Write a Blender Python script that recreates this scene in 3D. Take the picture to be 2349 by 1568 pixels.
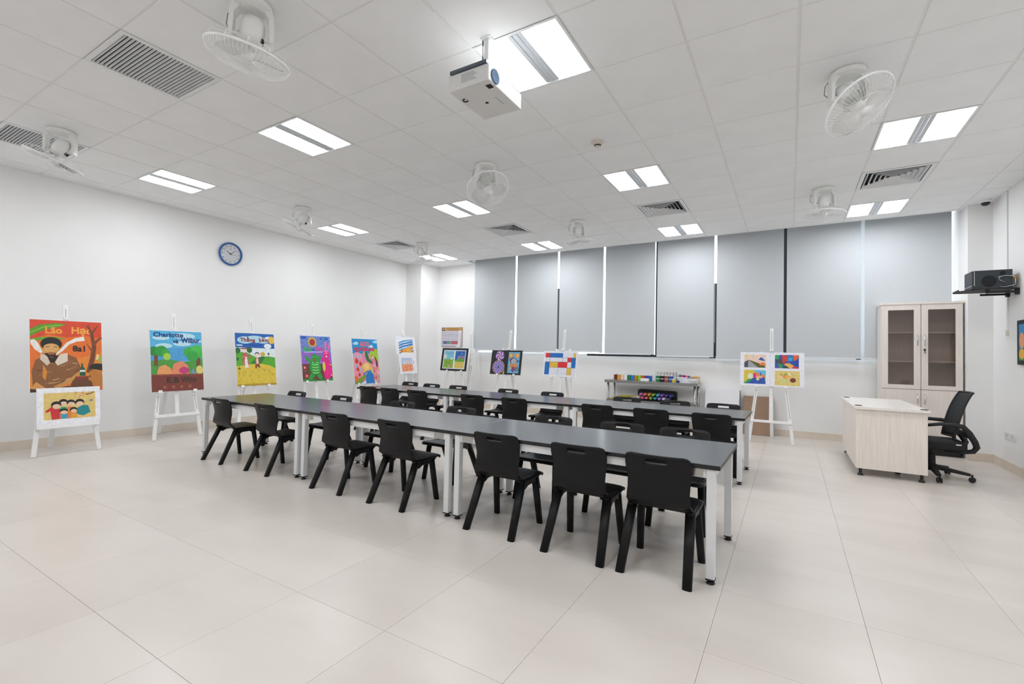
import bpy, bmesh, math, random
from mathutils import Matrix, Vector, Euler
random.seed(7)
for o in list(bpy.data.objects): bpy.data.objects.remove(o, do_unlink=True)
SC = bpy.context.scene
COL = SC.collection

# ------------------------------------------------------------------ camera
FPX = 1071.85
YAW, PITCH, ROLL = -0.536891, 0.0241496, 0.0204234
CAM = Vector((2.96317, -2.98346, 1.19098))
def cam_axes():
    cy, sy, cp, sp, cr, sr = math.cos(YAW), math.sin(YAW), math.cos(PITCH), math.sin(PITCH), math.cos(ROLL), math.sin(ROLL)
    f = Vector((sy*cp, cy*cp, sp)); rt = Vector((cy, -sy, 0)); up = rt.cross(f)
    return cr*rt + sr*up, -sr*rt + cr*up, f
_r, _u, _f = cam_axes()
cd = bpy.data.cameras.new('camera'); cam = bpy.data.objects.new('camera', cd); COL.objects.link(cam)
cd.sensor_fit = 'HORIZONTAL'; cd.sensor_width = 36.0; cd.lens = FPX*36.0/2349.0
cd.clip_start = 0.05; cd.clip_end = 100
cam.matrix_world = Matrix(((_r.x, _u.x, -_f.x, CAM.x), (_r.y, _u.y, -_f.y, CAM.y), (_r.z, _u.z, -_f.z, CAM.z), (0, 0, 0, 1)))
SC.camera = cam

# ------------------------------------------------------------------ world, exposure, lamp strength
LAMP = 23.0
w = bpy.data.worlds.new('sky'); SC.world = w; w.use_nodes = True
bg = w.node_tree.nodes['Background']; bg.inputs[0].default_value = (0.93, 0.97, 1.0, 1); bg.inputs[1].default_value = 4.0
SC.view_settings.view_transform = 'Standard'; SC.view_settings.look = 'None'
SC.view_settings.exposure = 0.0; SC.view_settings.gamma = 1.0; SC.view_settings.use_curve_mapping = False

# ------------------------------------------------------------------ materials
def s2l(c):
    return c/12.92 if c <= 0.04045 else ((c+0.055)/1.055)**2.4
def hexl(h):
    h = h.lstrip('#'); return tuple(s2l(int(h[i:i+2], 16)/255) for i in (0, 2, 4))
def rgb(c):
    if isinstance(c, str): return hexl(c)
    return tuple(c)
MATS = {}
def mat(name, color, rough=0.5, metal=0.0, nscale=12.0, namt=0.04, bump=0.0, bscale=200.0, spec=0.5, stretch=(1, 1, 1)):
    """Principled material with procedural noise variation and optional fine bump."""
    if name in MATS: return MATS[name]
    m = bpy.data.materials.new(name); m.use_nodes = True; nt = m.node_tree; N = nt.nodes; L = nt.links
    b = N['Principled BSDF']; c = rgb(color)
    b.inputs['Roughness'].default_value = rough; b.inputs['Metallic'].default_value = metal
    b.inputs['Specular IOR Level'].default_value = spec
    tc = N.new('ShaderNodeTexCoord'); mp = N.new('ShaderNodeMapping'); mp.inputs['Scale'].default_value = stretch
    L.new(tc.outputs['Object'], mp.inputs['Vector'])
    nz = N.new('ShaderNodeTexNoise'); nz.inputs['Scale'].default_value = nscale; nz.inputs['Detail'].default_value = 3
    L.new(mp.outputs['Vector'], nz.inputs['Vector'])
    rp = N.new('ShaderNodeValToRGB')
    rp.color_ramp.elements[0].position = 0.3; rp.color_ramp.elements[1].position = 0.7
    rp.color_ramp.elements[0].color = tuple(max(0, x*(1-namt)) for x in c)+(1,)
    rp.color_ramp.elements[1].color = tuple(min(1, x*(1+namt)) for x in c)+(1,)
    L.new(nz.outputs['Fac'], rp.inputs['Fac']); L.new(rp.outputs['Color'], b.inputs['Base Color'])
    if bump > 0:
        n2 = N.new('ShaderNodeTexNoise'); n2.inputs['Scale'].default_value = bscale
        L.new(mp.outputs['Vector'], n2.inputs['Vector'])
        bp = N.new('ShaderNodeBump'); bp.inputs['Strength'].default_value = bump; bp.inputs['Distance'].default_value = 0.002
        L.new(n2.outputs['Fac'], bp.inputs['Height']); L.new(bp.outputs['Normal'], b.inputs['Normal'])
    MATS[name] = m; return m
def emis(name, color, strength):
    m = bpy.data.materials.new(name); m.use_nodes = True; nt = m.node_tree
    for n in list(nt.nodes): nt.nodes.remove(n)
    e = nt.nodes.new('ShaderNodeEmission'); e.inputs[0].default_value = rgb(color)+(1,); e.inputs[1].default_value = strength
    o = nt.nodes.new('ShaderNodeOutputMaterial'); nt.links.new(e.outputs[0], o.inputs[0]); MATS[name] = m; return m
def glass(name, tint, rough=0.02, refl=1.0):
    """Thin pane: transparent body with a Fresnel mirror layer."""
    m = bpy.data.materials.new(name); m.use_nodes = True; nt = m.node_tree
    for n in list(nt.nodes): nt.nodes.remove(n)
    t = nt.nodes.new('ShaderNodeBsdfTransparent'); t.inputs[0].default_value = tuple(tint)+(1,)
    g = nt.nodes.new('ShaderNodeBsdfGlossy'); g.inputs['Roughness'].default_value = rough
    fr = nt.nodes.new('ShaderNodeFresnel'); fr.inputs[0].default_value = 1.5
    mu = nt.nodes.new('ShaderNodeMath'); mu.operation = 'MULTIPLY'; mu.inputs[1].default_value = refl
    mx = nt.nodes.new('ShaderNodeMixShader'); o = nt.nodes.new('ShaderNodeOutputMaterial')
    nt.links.new(fr.outputs[0], mu.inputs[0]); nt.links.new(mu.outputs[0], mx.inputs[0])
    nt.links.new(t.outputs[0], mx.inputs[1]); nt.links.new(g.outputs[0], mx.inputs[2]); nt.links.new(mx.outputs[0], o.inputs[0])
    MATS[name] = m; return m
def paintmat():
    m = bpy.data.materials.new('poster_paint'); m.use_nodes = True; nt = m.node_tree; N = nt.nodes; L = nt.links
    b = N['Principled BSDF']; b.inputs['Roughness'].default_value = 0.55
    at = N.new('ShaderNodeAttribute'); at.attribute_name = 'Col'
    tc = N.new('ShaderNodeTexCoord'); nz = N.new('ShaderNodeTexNoise'); nz.inputs['Scale'].default_value = 28; nz.inputs['Detail'].default_value = 4
    L.new(tc.outputs['Object'], nz.inputs['Vector'])
    rp = N.new('ShaderNodeValToRGB'); rp.color_ramp.elements[0].color = (0.90, 0.90, 0.90, 1); rp.color_ramp.elements[1].color = (1.06, 1.06, 1.06, 1)
    rp.color_ramp.elements[0].position = 0.3; rp.color_ramp.elements[1].position = 0.7
    L.new(nz.outputs['Fac'], rp.inputs['Fac'])
    mx = N.new('ShaderNodeMix'); mx.data_type = 'RGBA'; mx.blend_type = 'MULTIPLY'; mx.inputs[0].default_value = 1.0
    L.new(at.outputs['Color'], mx.inputs[6]); L.new(rp.outputs['Color'], mx.inputs[7]); L.new(mx.outputs[2], b.inputs['Base Color'])
    MATS['paint'] = m; return m
def tilemat(name, c1, c2, rough, scale):
    """Cloudy stone tile: two-scale noise between two tints, varied per tile."""
    m = bpy.data.materials.new(name); m.use_nodes = True; nt = m.node_tree; N = nt.nodes; L = nt.links
    b = N['Principled BSDF']; b.inputs['Roughness'].default_value = rough
    ge = N.new('ShaderNodeNewGeometry'); nz = N.new('ShaderNodeTexNoise'); nz.inputs['Scale'].default_value = scale; nz.inputs['Detail'].default_value = 5
    mp = N.new('ShaderNodeMapping'); mp.inputs['Scale'].default_value = (1.0, 2.4, 1)
    L.new(ge.outputs['Position'], mp.inputs['Vector']); L.new(mp.outputs['Vector'], nz.inputs['Vector'])
    oi = N.new('ShaderNodeObjectInfo'); ad = N.new('ShaderNodeMath'); ad.operation = 'MULTIPLY_ADD'; ad.inputs[1].default_value = 0.16; ad.inputs[2].default_value = -0.08
    L.new(oi.outputs['Random'], ad.inputs[0]); a2 = N.new('ShaderNodeMath'); L.new(nz.outputs['Fac'], a2.inputs[0]); L.new(ad.outputs[0], a2.inputs[1])
    rp = N.new('ShaderNodeValToRGB'); rp.color_ramp.elements[0].position = 0.35; rp.color_ramp.elements[1].position = 0.65
    rp.color_ramp.elements[0].color = rgb(c1)+(1,); rp.color_ramp.elements[1].color = rgb(c2)+(1,)
    L.new(a2.outputs[0], rp.inputs['Fac']); L.new(rp.outputs['Color'], b.inputs['Base Color'])
    n2 = N.new('ShaderNodeTexNoise'); n2.inputs['Scale'].default_value = 9
    L.new(ge.outputs['Position'], n2.inputs['Vector'])
    r2 = N.new('ShaderNodeMapRange'); r2.inputs[3].default_value = rough-0.05; r2.inputs[4].default_value = rough+0.06
    L.new(n2.outputs['Fac'], r2.inputs[0]); L.new(r2.outputs[0], b.inputs['Roughness'])
    MATS[name] = m; return m

WALL = mat('white_wall_paint', (0.89, 0.885, 0.875), 0.75, namt=0.012, nscale=2, bump=0.03, bscale=120)
CEILM = mat('ceiling_tile_board', (0.92, 0.925, 0.925), 0.9, namt=0.02, nscale=3, bump=0.12, bscale=260)
GRID = mat('ceiling_grid_metal', (0.86, 0.85, 0.83), 0.6, namt=0.02)
FLOORM = tilemat('floor_tile_stone', (0.640, 0.583, 0.528), (0.695, 0.640, 0.583), 0.30, 1.1)
GROUT = mat('floor_grout', (0.61, 0.555, 0.495), 0.8)
SKIRT = mat('skirting_tile', (0.74, 0.65, 0.55), 0.5, namt=0.06, nscale=3)
BLACKP = mat('black_chair_plastic', (0.007, 0.007, 0.008), 0.40, namt=0.15, nscale=30, bump=0.15, bscale=500, spec=0.25)
TOPM = mat('dark_laminate', (0.030, 0.037, 0.046), 0.22, namt=0.1, nscale=60, spec=1.0, bump=0.02, bscale=350)
EDGEM = mat('black_laminate_edge', (0.008, 0.008, 0.010), 0.4)
FRAMEM = mat('white_powder_coat', (0.82, 0.83, 0.84), 0.4, namt=0.02)
RUBBER = mat('black_rubber', (0.012, 0.012, 0.013), 0.6)
BLIND = mat('grey_blind_fabric', (0.575, 0.605, 0.625), 0.85, namt=0.015, nscale=40, bump=0.1, bscale=900)
RAILM = mat('blind_bottom_rail', (0.74, 0.76, 0.78), 0.5)
EASELM = mat('white_painted_wood', (0.88, 0.88, 0.87), 0.5, namt=0.03, nscale=18)
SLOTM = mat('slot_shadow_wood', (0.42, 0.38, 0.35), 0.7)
CARDM = mat('white_card', (0.86, 0.86, 0.89), 0.6, namt=0.01)
BLACKC = mat('black_card', (0.012, 0.016, 0.018), 0.6)
WOODM = mat('pale_wood_laminate', (0.85, 0.775, 0.71), 0.45, namt=0.06, nscale=5, stretch=(14, 14, 0.7))
WOODT = mat('pale_wood_top', (0.86, 0.81, 0.765), 0.35, namt=0.05, nscale=5, stretch=(14, 0.7, 14))
STEEL = mat('brushed_steel', (0.46, 0.455, 0.44), 0.25, metal=0.9, namt=0.05, nscale=8, stretch=(1, 30, 30))
CHROME = mat('bright_metal', (0.7, 0.7, 0.7), 0.2, metal=1.0)
DARKAL = mat('dark_window_frame', (0.02, 0.022, 0.03), 0.4)
FANW = mat('fan_white_plastic', (0.88, 0.885, 0.86), 0.35, namt=0.02)
WIREM = mat('fan_wire_white', (0.92, 0.92, 0.92), 0.35)
BLADEM = glass('fan_blade_clear', (0.88, 0.88, 0.86), 0.15)
DARKM = mat('dark_void', (0.012, 0.013, 0.016), 0.8)
PROJM = mat('projector_white', (0.74, 0.74, 0.72), 0.4, namt=0.02)
SPKM = mat('speaker_black', (0.030, 0.040, 0.048), 0.5, namt=0.1)
MESHM = mat('chair_mesh_black', (0.014, 0.015, 0.017), 0.7, bump=0.4, bscale=900)
MDF = mat('brown_board', (0.34, 0.215, 0.145), 0.75, namt=0.12, nscale=90)
GLASSW = glass('window_glass', (0.95, 0.97, 0.98))
GLASSC = glass('cabinet_glass', (0.86, 0.82, 0.80), 0.02, 1.0)
GLASSK = glass('clock_glass', (0.98, 0.99, 0.99), 0.03, 0.5)
LIT = emis('lamp_diffuser_lit', (0.93, 0.96, 1.0), LAMP)
LENS = mat('lens_blue', (0.10, 0.17, 0.27), 0.75, spec=0.1)
PAINT = paintmat()
BLUEP = mat('clock_blue', (0.025, 0.12, 0.36), 0.3)

# ------------------------------------------------------------------ mesh builder
class MB:
    def __init__(s, T=None): s.v = []; s.f = []; s.c = []; s.T = T; s.cur = (0.5, 0.5, 0.5)
    def add(s, vs, fs, col=None):
        n = len(s.v)
        for p in vs:
            p = Vector(p); s.v.append(tuple(s.T @ p) if s.T is not None else tuple(p))
        for f in fs: s.f.append([i+n for i in f]); s.c.append(col or s.cur)
    def box(s, a, b):
        x0, y0, z0 = a; x1, y1, z1 = b
        s.add([(x0,y0,z0),(x1,y0,z0),(x1,y1,z0),(x0,y1,z0),(x0,y0,z1),(x1,y0,z1),(x1,y1,z1),(x0,y1,z1)],
              [(0,3,2,1),(4,5,6,7),(0,1,5,4),(1,2,6,5),(2,3,7,6),(3,0,4,7)])
    def bar(s, p0, p1, w0, d0, w1=None, d1=None, up=(0, 1, 0)):
        """rectangular bar from p0 to p1, width along side axis, depth along up axis"""
        p0, p1 = Vector(p0), Vector(p1); t = (p1-p0).normalized(); up = Vector(up)
        sd = up.cross(t)
        if sd.length < 1e-6: sd = Vector((1, 0, 0)).cross(t)
        sd.normalize(); u = t.cross(sd); w1 = w1 or w0; d1 = d1 or d0
        vs = []
        for p, w, d in ((p0, w0, d0), (p1, w1, d1)):
            for a, b in ((-1,-1),(1,-1),(1,1),(-1,1)): vs.append(p+sd*(a*w/2)+u*(b*d/2))
        s.add(vs, [(0,3,2,1),(4,5,6,7),(0,1,5,4),(1,2,6,5),(2,3,7,6),(3,0,4,7)])
    def oval(s, p0, p1, w0, d0, w1, d1, up=(0, 1, 0), n=10, flat=True):
        p0, p1 = Vector(p0), Vector(p1); t = (p1-p0).normalized(); up = Vector(up)
        sd = up.cross(t).normalized(); u = t.cross(sd)
        vs = []
        for p, w, d in ((p0, w0, d0), (p1, w1, d1)):
            for k in range(n):
                a = 2*math.pi*k/n; ca, sa = math.cos(a), math.sin(a)
                ca = math.copysign(abs(ca)**0.6, ca); sa = math.copysign(abs(sa)**0.6, sa)
                q = p+sd*(ca*w/2)+u*(sa*d/2)
                vs.append(q)
        if flat:   # cut the lower end level with the floor
            for k in range(n, 2*n):
                q = vs[k]; vs[k] = q + t*((p1.z-q.z)/t.z) if abs(t.z) > 0.1 else q
        s.add(vs, [tuple(range(n))[::-1], tuple(range(n, 2*n))]+[(k, (k+1) % n, n+(k+1) % n, n+k) for k in range(n)])
    def tube(s, pts, r, n=8, closed=False):
        pts = [Vector(p) for p in pts]; m = len(pts); rings = []
        ref = None
        for i, p in enumerate(pts):
            a = pts[(i-1) % m] if (closed or i > 0) else p; b = pts[(i+1) % m] if (closed or i < m-1) else p
            t = (b-a).normalized()
            if ref is None: ref = Vector((0, 0, 1)) if abs(t.z) < 0.9 else Vector((1, 0, 0))
            sd = ref.cross(t); sd = sd.normalized() if sd.length > 1e-6 else Vector((1, 0, 0)); u = t.cross(sd); ref = u
            rr = r[i] if isinstance(r, (list, tuple)) else r
            rings.append([p+(sd*math.cos(2*math.pi*k/n)+u*math.sin(2*math.pi*k/n))*rr for k in range(n)])
        vs = [q for g in rings for q in g]; fs = []
        for i in range(m if closed else m-1):
            j = (i+1) % m
            for k in range(n): fs.append((i*n+k, i*n+(k+1) % n, j*n+(k+1) % n, j*n+k))
        if not closed: fs += [tuple(range(n))[::-1], tuple(range((m-1)*n, m*n))]
        s.add(vs, fs)
    def lathe(s, prof, n=24, o=(0, 0, 0), M=None):
        """prof: list of (r,z); revolve about local z"""
        vs = []; fs = []; o = Vector(o)
        for r, z in prof:
            for k in range(n):
                a = 2*math.pi*k/n; p = Vector((r*math.cos(a), r*math.sin(a), z)); vs.append((M @ p if M is not None else p)+o)
        m = len(prof)
        for i in range(m-1):
            for k in range(n): fs.append((i*n+k, i*n+(k+1) % n, (i+1)*n+(k+1) % n, (i+1)*n+k))
        if prof[0][0] > 1e-5: fs.append(tuple(range(n))[::-1])
        if prof[-1][0] > 1e-5: fs.append(tuple(range((m-1)*n, m*n)))
        s.add(vs, fs)
    def prism(s, poly, h0, h1, ax=2):
        n = len(poly); vs = []
        for h in (h0, h1):
            for a, b in poly: vs.append((a, b, h) if ax == 2 else ((h, a, b) if ax == 0 else (a, h, b)))
        s.add(vs, [tuple(range(n))[::-1], tuple(range(n, 2*n))]+[(k, (k+1) % n, n+(k+1) % n, n+k) for k in range(n)])
    def mesh(s, name, m, bevel=0, smooth=False, colors=False, segs=2):
        me = bpy.data.meshes.new(name); me.from_pydata(s.v, [], s.f); me.update()
        if colors:
            at = me.color_attributes.new('Col', 'FLOAT_COLOR', 'CORNER'); i = 0
            for f, c in zip(s.f, s.c):
                for _ in f: at.data[i].color = tuple(c[:3])+(1,); i += 1
        else:
            bm = bmesh.new(); bm.from_mesh(me)
            bmesh.ops.remove_doubles(bm, verts=bm.verts, dist=1e-6)
            bmesh.ops.recalc_face_normals(bm, faces=bm.faces)
            if bevel > 0:
                es = [e for e in bm.edges if len(e.link_faces) == 2 and e.calc_face_angle(0) > 0.6]
                bmesh.ops.bevel(bm, geom=es, offset=bevel, segments=segs, affect='EDGES', profile=0.6, clamp_overlap=True)
            bm.to_mesh(me); bm.free()
        if smooth:
            for p in me.polygons: p.use_smooth = True
        me.materials.append(m); return me
    def build(s, name, m, parent=None, bevel=0, smooth=False, colors=False, segs=2):
        o = bpy.data.objects.new(name, s.mesh(name, m, bevel, smooth, colors, segs)); COL.objects.link(o)
        if parent: o.parent = parent
        return o
def tag(o, label, cat, group=None):
    o['label'] = label; o['category'] = cat
    if group: o['group'] = group
    return o
def empty(name, loc=(0, 0, 0), rz=0, label=None, cat=None, group=None):
    o = bpy.data.objects.new(name, None); COL.objects.link(o); o.location = loc; o.rotation_euler = (0, 0, rz)
    o.empty_display_size = 0.1
    if label: tag(o, label, cat, group)
    return o
def struct(o): o['kind'] = 'structure'; return o
def stuff(o): o['kind'] = 'stuff'; return o
def inst(name, me, parent=None, loc=(0, 0, 0)):
    o = bpy.data.objects.new(name, me); COL.objects.link(o); o.location = loc
    if parent: o.parent = parent
    return o
def copytree(o, parent=None):
    c = o.copy(); COL.objects.link(c); c.parent = parent
    for ch in list(o.children): copytree(ch, c)
    return c
def one(name, fn, m, parent=None, **k):
    b = MB(); fn(b); return b.build(name, m, parent, **k)
def bx(name, a, b_, m, parent=None, bevel=0, **k):
    b = MB(); b.box(a, b_); return b.build(name, m, parent, bevel=bevel, **k)
ORD = ['first', 'second', 'third', 'fourth', 'fifth', 'sixth', 'seventh', 'eighth', 'ninth', 'tenth', 'eleventh', 'twelfth']

# ------------------------------------------------------------------ room shell
XL, XR, YB, YW, ZC = -4.475, 5.072, -4.55, 5.40, 3.14
YP = 5.035          # ceiling stops here, blind pocket behind it
struct(bx('wall_left', (XL-0.1, YB, 0), (XL, YW+0.1, 3.4), WALL))
struct(bx('wall_right', (XR, YB, 0), (XR+0.1, YW+0.1, 3.4), WALL))
struct(bx('wall_back', (XL-0.1, YB-0.1, 0), (XR+0.1, YB, 3.4), WALL))
WX0, WX1, WZ0, WZ1 = -2.96, 4.94, 1.175, 3.32
b = MB()
b.box((XL, YW, 0), (XR, YW+0.2, WZ0)); b.box((XL, YW, WZ0), (WX0, YW+0.2, 3.4)); b.box((WX1, YW, WZ0), (XR, YW+0.2, 3.4)); b.box((WX0, YW, WZ1), (WX1, YW+0.2, 3.4))
struct(b.build('wall_window', WALL))
struct(bx('wall_column_left', (XL, 4.80, 0), (-4.035, YW, 3.2), WALL))
struct(bx('wall_column_right', (4.845, 4.82, 0), (XR, YW, 3.2), WALL))
# skirting
def skirt(side, a, b_): struct(bx('baseboard_'+side, a, b_, SKIRT, bevel=0.002))
skirt('left', (XL, YB, 0), (XL+0.012, 4.80, 0.10)); skirt('right', (XR-0.012, YB, 0), (XR, 4.82, 0.10))
skirt('window', (-4.035, YW-0.012, 0), (4.845, YW, 0.10)); skirt('column_left', (XL+0.012, 4.788, 0), (-4.023, 4.80, 0.10))
skirt('column_right', (4.833, 4.808, 0), (XR-0.012, 4.82, 0.10)); skirt('back', (XL+0.012, YB, 0), (XR-0.012, YB+0.012, 0.10))

# floor: grout bed with 0.59 m tiles laid on it
floor = struct(bx('floor', (XL-0.1, YB-0.1, -0.12), (XR+0.1, YW+0.2, -0.006), GROUT))
FP = 0.5915; fx0, fy0 = 0.895, -1.514
xs = sorted({XL, XR} | {fx0+FP*k for k in range(-12, 12) if XL+0.02 < fx0+FP*k < XR-0.02})
ys = sorted({YB, YW} | {fy0+FP*k for k in range(-12, 14) if YB+0.02 < fy0+FP*k < YW-0.02})
tcache = {}
def slab(pref, wx, wy, h, m, bevel):
    k = (pref, round(wx, 4), round(wy, 4))
    if k not in tcache:
        b = MB(); b.box((-wx/2, -wy/2, 0), (wx/2, wy/2, h)); tcache[k] = b.mesh(pref, m, bevel, segs=1)
    return tcache[k]
g = 0.0011
for i in range(len(xs)-1):
    for j in range(len(ys)-1):
        inst('floor_tile', slab('floor_tile', xs[i+1]-xs[i]-g, ys[j+1]-ys[j]-g, 0.0065, FLOORM, 0.0006), floor, ((xs[i]+xs[i+1])/2, (ys[j]+ys[j+1])/2, -0.0065))

# ceiling: grid plate with 0.6 m boards set into it
TL = 0.6
LIGHTS = [(i, j) for i in (-6, -2, 2, 6) for j in (-5, -1, 3, 7)]
RETURNS = [(-2, -3), (-6, -3)]
DIFFS = [(i, 5) for i in (-6, -2, 2, 6)]
special = set(LIGHTS) | set(RETURNS) | set(DIFFS)
struct(bx('trim_sky_blocker', (XL-0.1, YB-0.1, 3.36), (XR+0.1, YW+0.2, 3.45), DARKM))  # unseen dark sheet added over the ceiling to stop sky light leaking in
cx = [XL]+[TL*k for k in range(-7, 9)]+[XR]; cyy = [YB]+[TL*k for k in range(-7, 9)]+[YP]
b = MB()
for i in range(len(cx)-1):
    for j in range(len(cyy)-1):
        if (round(math.floor((cx[i]+cx[i+1])/2/TL)), round(math.floor((cyy[j]+cyy[j+1])/2/TL))) in special: continue
        b.box((cx[i], cyy[j], ZC+0.004), (cx[i+1], cyy[j+1], ZC+0.02))
b.box((XL, YP, ZC+0.004), (-2.985, YW, ZC+0.02))
ceil = struct(b.build('ceiling', GRID))
for i in range(len(cx)-1):
    for j in range(len(cyy)-1):
        ti, tj = round(math.floor((cx[i]+cx[i+1])/2/TL)), round(math.floor((cyy[j]+cyy[j+1])/2/TL))
        if (ti, tj) in special: continue
        x0, x1, y0, y1 = cx[i], cx[i+1], cyy[j], cyy[j+1]
        gx0 = 0.0 if i == 0 else 0.009; gx1 = 0.0 if i == len(cx)-2 else 0.009
        gy0 = 0.0 if j == 0 else 0.006; gy1 = 0.0 if j == len(cyy)-2 else 0.006
        x0 += gx0; x1 -= gx1; y0 += gy0; y1 -= gy1
        if x1-x0 < 0.02 or y1-y0 < 0.02: continue
        inst('ceiling_tile', slab('ceiling_tile', x1-x0, y1-y0, 0.012, CEILM, 0.002), ceil, ((x0+x1)/2, (y0+y1)/2, ZC))
b = MB(); b.box((XL, YP+0.004, ZC), (-2.985, YW, ZC+0.012)); b.build('ceiling_tile', CEILM, ceil)
# blind pocket above the ceiling edge
struct(bx('trim_pocket_front', (-2.985, YP-0.002, ZC-0.004), (4.845, YP+0.012, 3.33), FRAMEM))
struct(bx('trim_pocket_side', (-2.985, YP+0.012, ZC+0.012), (-2.97, YW, 3.33), FRAMEM))
struct(bx('trim_pocket_top', (-2.985, YP, 3.33), (4.845, YW, 3.36), FRAMEM))

# window behind the blinds
win = struct(empty('window_1', (0, 0, 0)))
fy, fy1 = YW+0.05, YW+0.10
bx('window_frame', (WX0, fy, WZ0), (-0.38, fy1, WZ0+0.03), FRAMEM, win); bx('window_frame', (-0.38, fy, WZ0), (1.90, fy1, WZ0+0.04), DARKAL, win); bx('window_frame', (1.90, fy, WZ0), (WX1, fy1, WZ0+0.04), FRAMEM, win)
bx('window_frame', (WX0, fy, WZ1-0.05), (WX1, fy1, WZ1), DARKAL, win)
MUL = [(-2.96, WZ1), (-1.03, 2.55), (0.905, WZ1), (1.862, 2.48), (2.868, WZ1), (3.852, WZ1), (4.89, WZ1)]
for x, zt in MUL: bx('mullion', (x, fy, WZ0+0.04), (x+0.05, fy1, zt-0.05), RAILM if x > 3 or x < -2 else DARKAL, win)
for k in range(len(MUL)-1): bx('window_pane', (MUL[k][0]+0.05, fy+0.02, WZ0+0.04), (MUL[k+1][0], fy+0.026, WZ1-0.05), GLASSW, win)
# roller blinds
BE = [-2.955, -1.888, -0.930, 0.003, 0.947, 1.906, 2.896, 3.854, 4.823]
BZ = [1.236, 1.209, 1.241, 1.209, 1.183, 1.141, 1.202, 1.202]
for k in range(8):
    t = empty('roller_blind', ((BE[k]+BE[k+1])/2, 5.29, BZ[k]), 0,
              'grey fabric roller blind, %s along the window counting from the framed wall poster' % ORD[k], 'blind', 'grey roller blinds on the window wall')
    h = (BE[k+1]-BE[k])/2-0.02; H = 3.26-BZ[k]
    b = MB()      # fabric, slightly bowed
    n = 10
    for i in range(n+1):
        z = 0.02+(H-0.02)*i/n; dy = 0.004*math.sin(math.pi*i/n)
        b.v += [(-h, dy, z), (h, dy, z), (h, dy+0.0015, z), (-h, dy+0.0015, z)]
    for i in range(n):
        a = 4*i
        for q in range(4): b.f.append([a+q, a+(q+1) % 4, a+4+(q+1) % 4, a+4+q]); b.c.append((1,1,1))
    b.f += [[0, 1, 2, 3], [4*n+3, 4*n+2, 4*n+1, 4*n]]; b.c += [(1,1,1)]*2
    b.build('fabric', BLIND, t)
    bx('bottom_rail', (-h, -0.006, 0), (h, 0.008, 0.024), RAILM, t, bevel=0.003)
    bx('rail_end_cap', (h-0.06, -0.008, -0.002), (h-0.002, -0.0061, 0.010), RUBBER, t)
    one('roller', lambda b: b.tube([(-h, 0.022, H+0.01), (h, 0.022, H+0.01)], 0.022, 16), RAILM, t, smooth=True)
    if k not in (2, 5): one('pull_chain', lambda b: b.tube([(h+0.012, 0.0, H-0.02), (h+0.012, 0.002, 0.25-0.2*(k % 2))], 0.0025, 6), RAILM, t)

# ------------------------------------------------------------------ ceiling fittings
def light_proto():
    t = empty('ceiling_light', (0, 0, 0), 0, 'square recessed ceiling light with two glowing strips', 'ceiling light', 'recessed ceiling lights')
    b = MB(); e = 0.2985
    b.box((-e, -e, 0), (-e+0.018, e, 0.02)); b.box((e-0.018, -e, 0), (e, e, 0.02)); b.box((-e+0.018, -e, 0), (e-0.018, -e+0.018, 0.02)); b.box((-e+0.018, e-0.018, 0), (e-0.018, e, 0.02))
    b.build('frame', FRAMEM, t, bevel=0.002)
    for sx in (-1, 1):
        x0, x1 = sorted((sx*0.052, sx*0.272)); b = MB()
        arc = [(x0+(x1-x0)*q/10, 0.006-0.009*math.sin(math.pi*q/10)) for q in range(11)]
        b.prism(arc+[(x1, 0.010), (x0, 0.010)], -0.272, 0.272, ax=1); b.build('diffuser', LIT, t)
    bx('housing', (-0.298, -0.298, 0.021), (0.298, 0.298, 0.06), FRAMEM, t)
    b = MB()
    for x in (-0.036, 0, 0.036): b.box((x-0.014, -0.275, 0.002), (x+0.014, 0.275, 0.014))
    b.build('centre_louvre', mat('lamp_louvre', (0.62, 0.65, 0.68), 0.4), t, bevel=0.002)
    return t
proto = light_proto()
for k, (i, j) in enumerate(LIGHTS):
    o = proto if k == 0 else copytree(proto)
    o.location = ((i+0.5)*TL, (j+0.5)*TL, ZC-0.003)
    o['label'] = 'two-strip square ceiling light, %s, %s from the clock wall' % ({-5: 'row over the empty floor', -1: 'row beside the projector', 3: 'row over the tables', 7: 'row along the blinds'}[j], ORD[(i+6)//4])
def return_proto():
    t = empty('return_air_grille', (0, 0, 0), 0, 'square return air grille with straight dark slots in ceiling', 'vent', 'return air grilles')
    b = MB(); e = 0.2985; f = 0.03
    b.box((-e, -e, 0), (-e+f, e, 0.012)); b.box((e-f, -e, 0), (e, e, 0.012)); b.box((-e+f, -e, 0), (e-f, -e+f, 0.012)); b.box((-e+f, e-f, 0), (e-f, e, 0.012))
    b.build('frame', FRAMEM, t, bevel=0.002)
    bx('backing', (-0.298, -0.298, 0.06), (0.298, 0.298, 0.065), DARKM, t); b = MB(); b.box((-0.298, -0.298, 0.0125), (-e+f, 0.298, 0.06)); b.box((e-f, -0.298, 0.0125), (0.298, 0.298, 0.06)); b.box((-e+f, -0.298, 0.0125), (e-f, -e+f, 0.06)); b.box((-e+f, e-f, 0.0125), (e-f, 0.298, 0.06)); b.build('duct_collar', DARKM, t)
    sl = MB(); sl.bar((-e+f, 0, 0.012), (e-f, 0, 0.012), 0.0060, 0.013, up=(0, -0.45, 1)); me = sl.mesh('slat', FRAMEM)
    n = 24
    for k in range(n): inst('slat', me, t, (0, -e+f+(k+0.5)*(2*(e-f))/n, -0.004))
    return t
rp = return_proto()
for k, (i, j) in enumerate(RETURNS):
    o = rp if k == 0 else copytree(rp); o.location = ((i+0.5)*TL, (j+0.5)*TL, ZC-0.004); o['label'] = 'square ceiling grille of straight dark slots, %s the clock wall' % ('farther from', 'nearer')[k]
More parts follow.
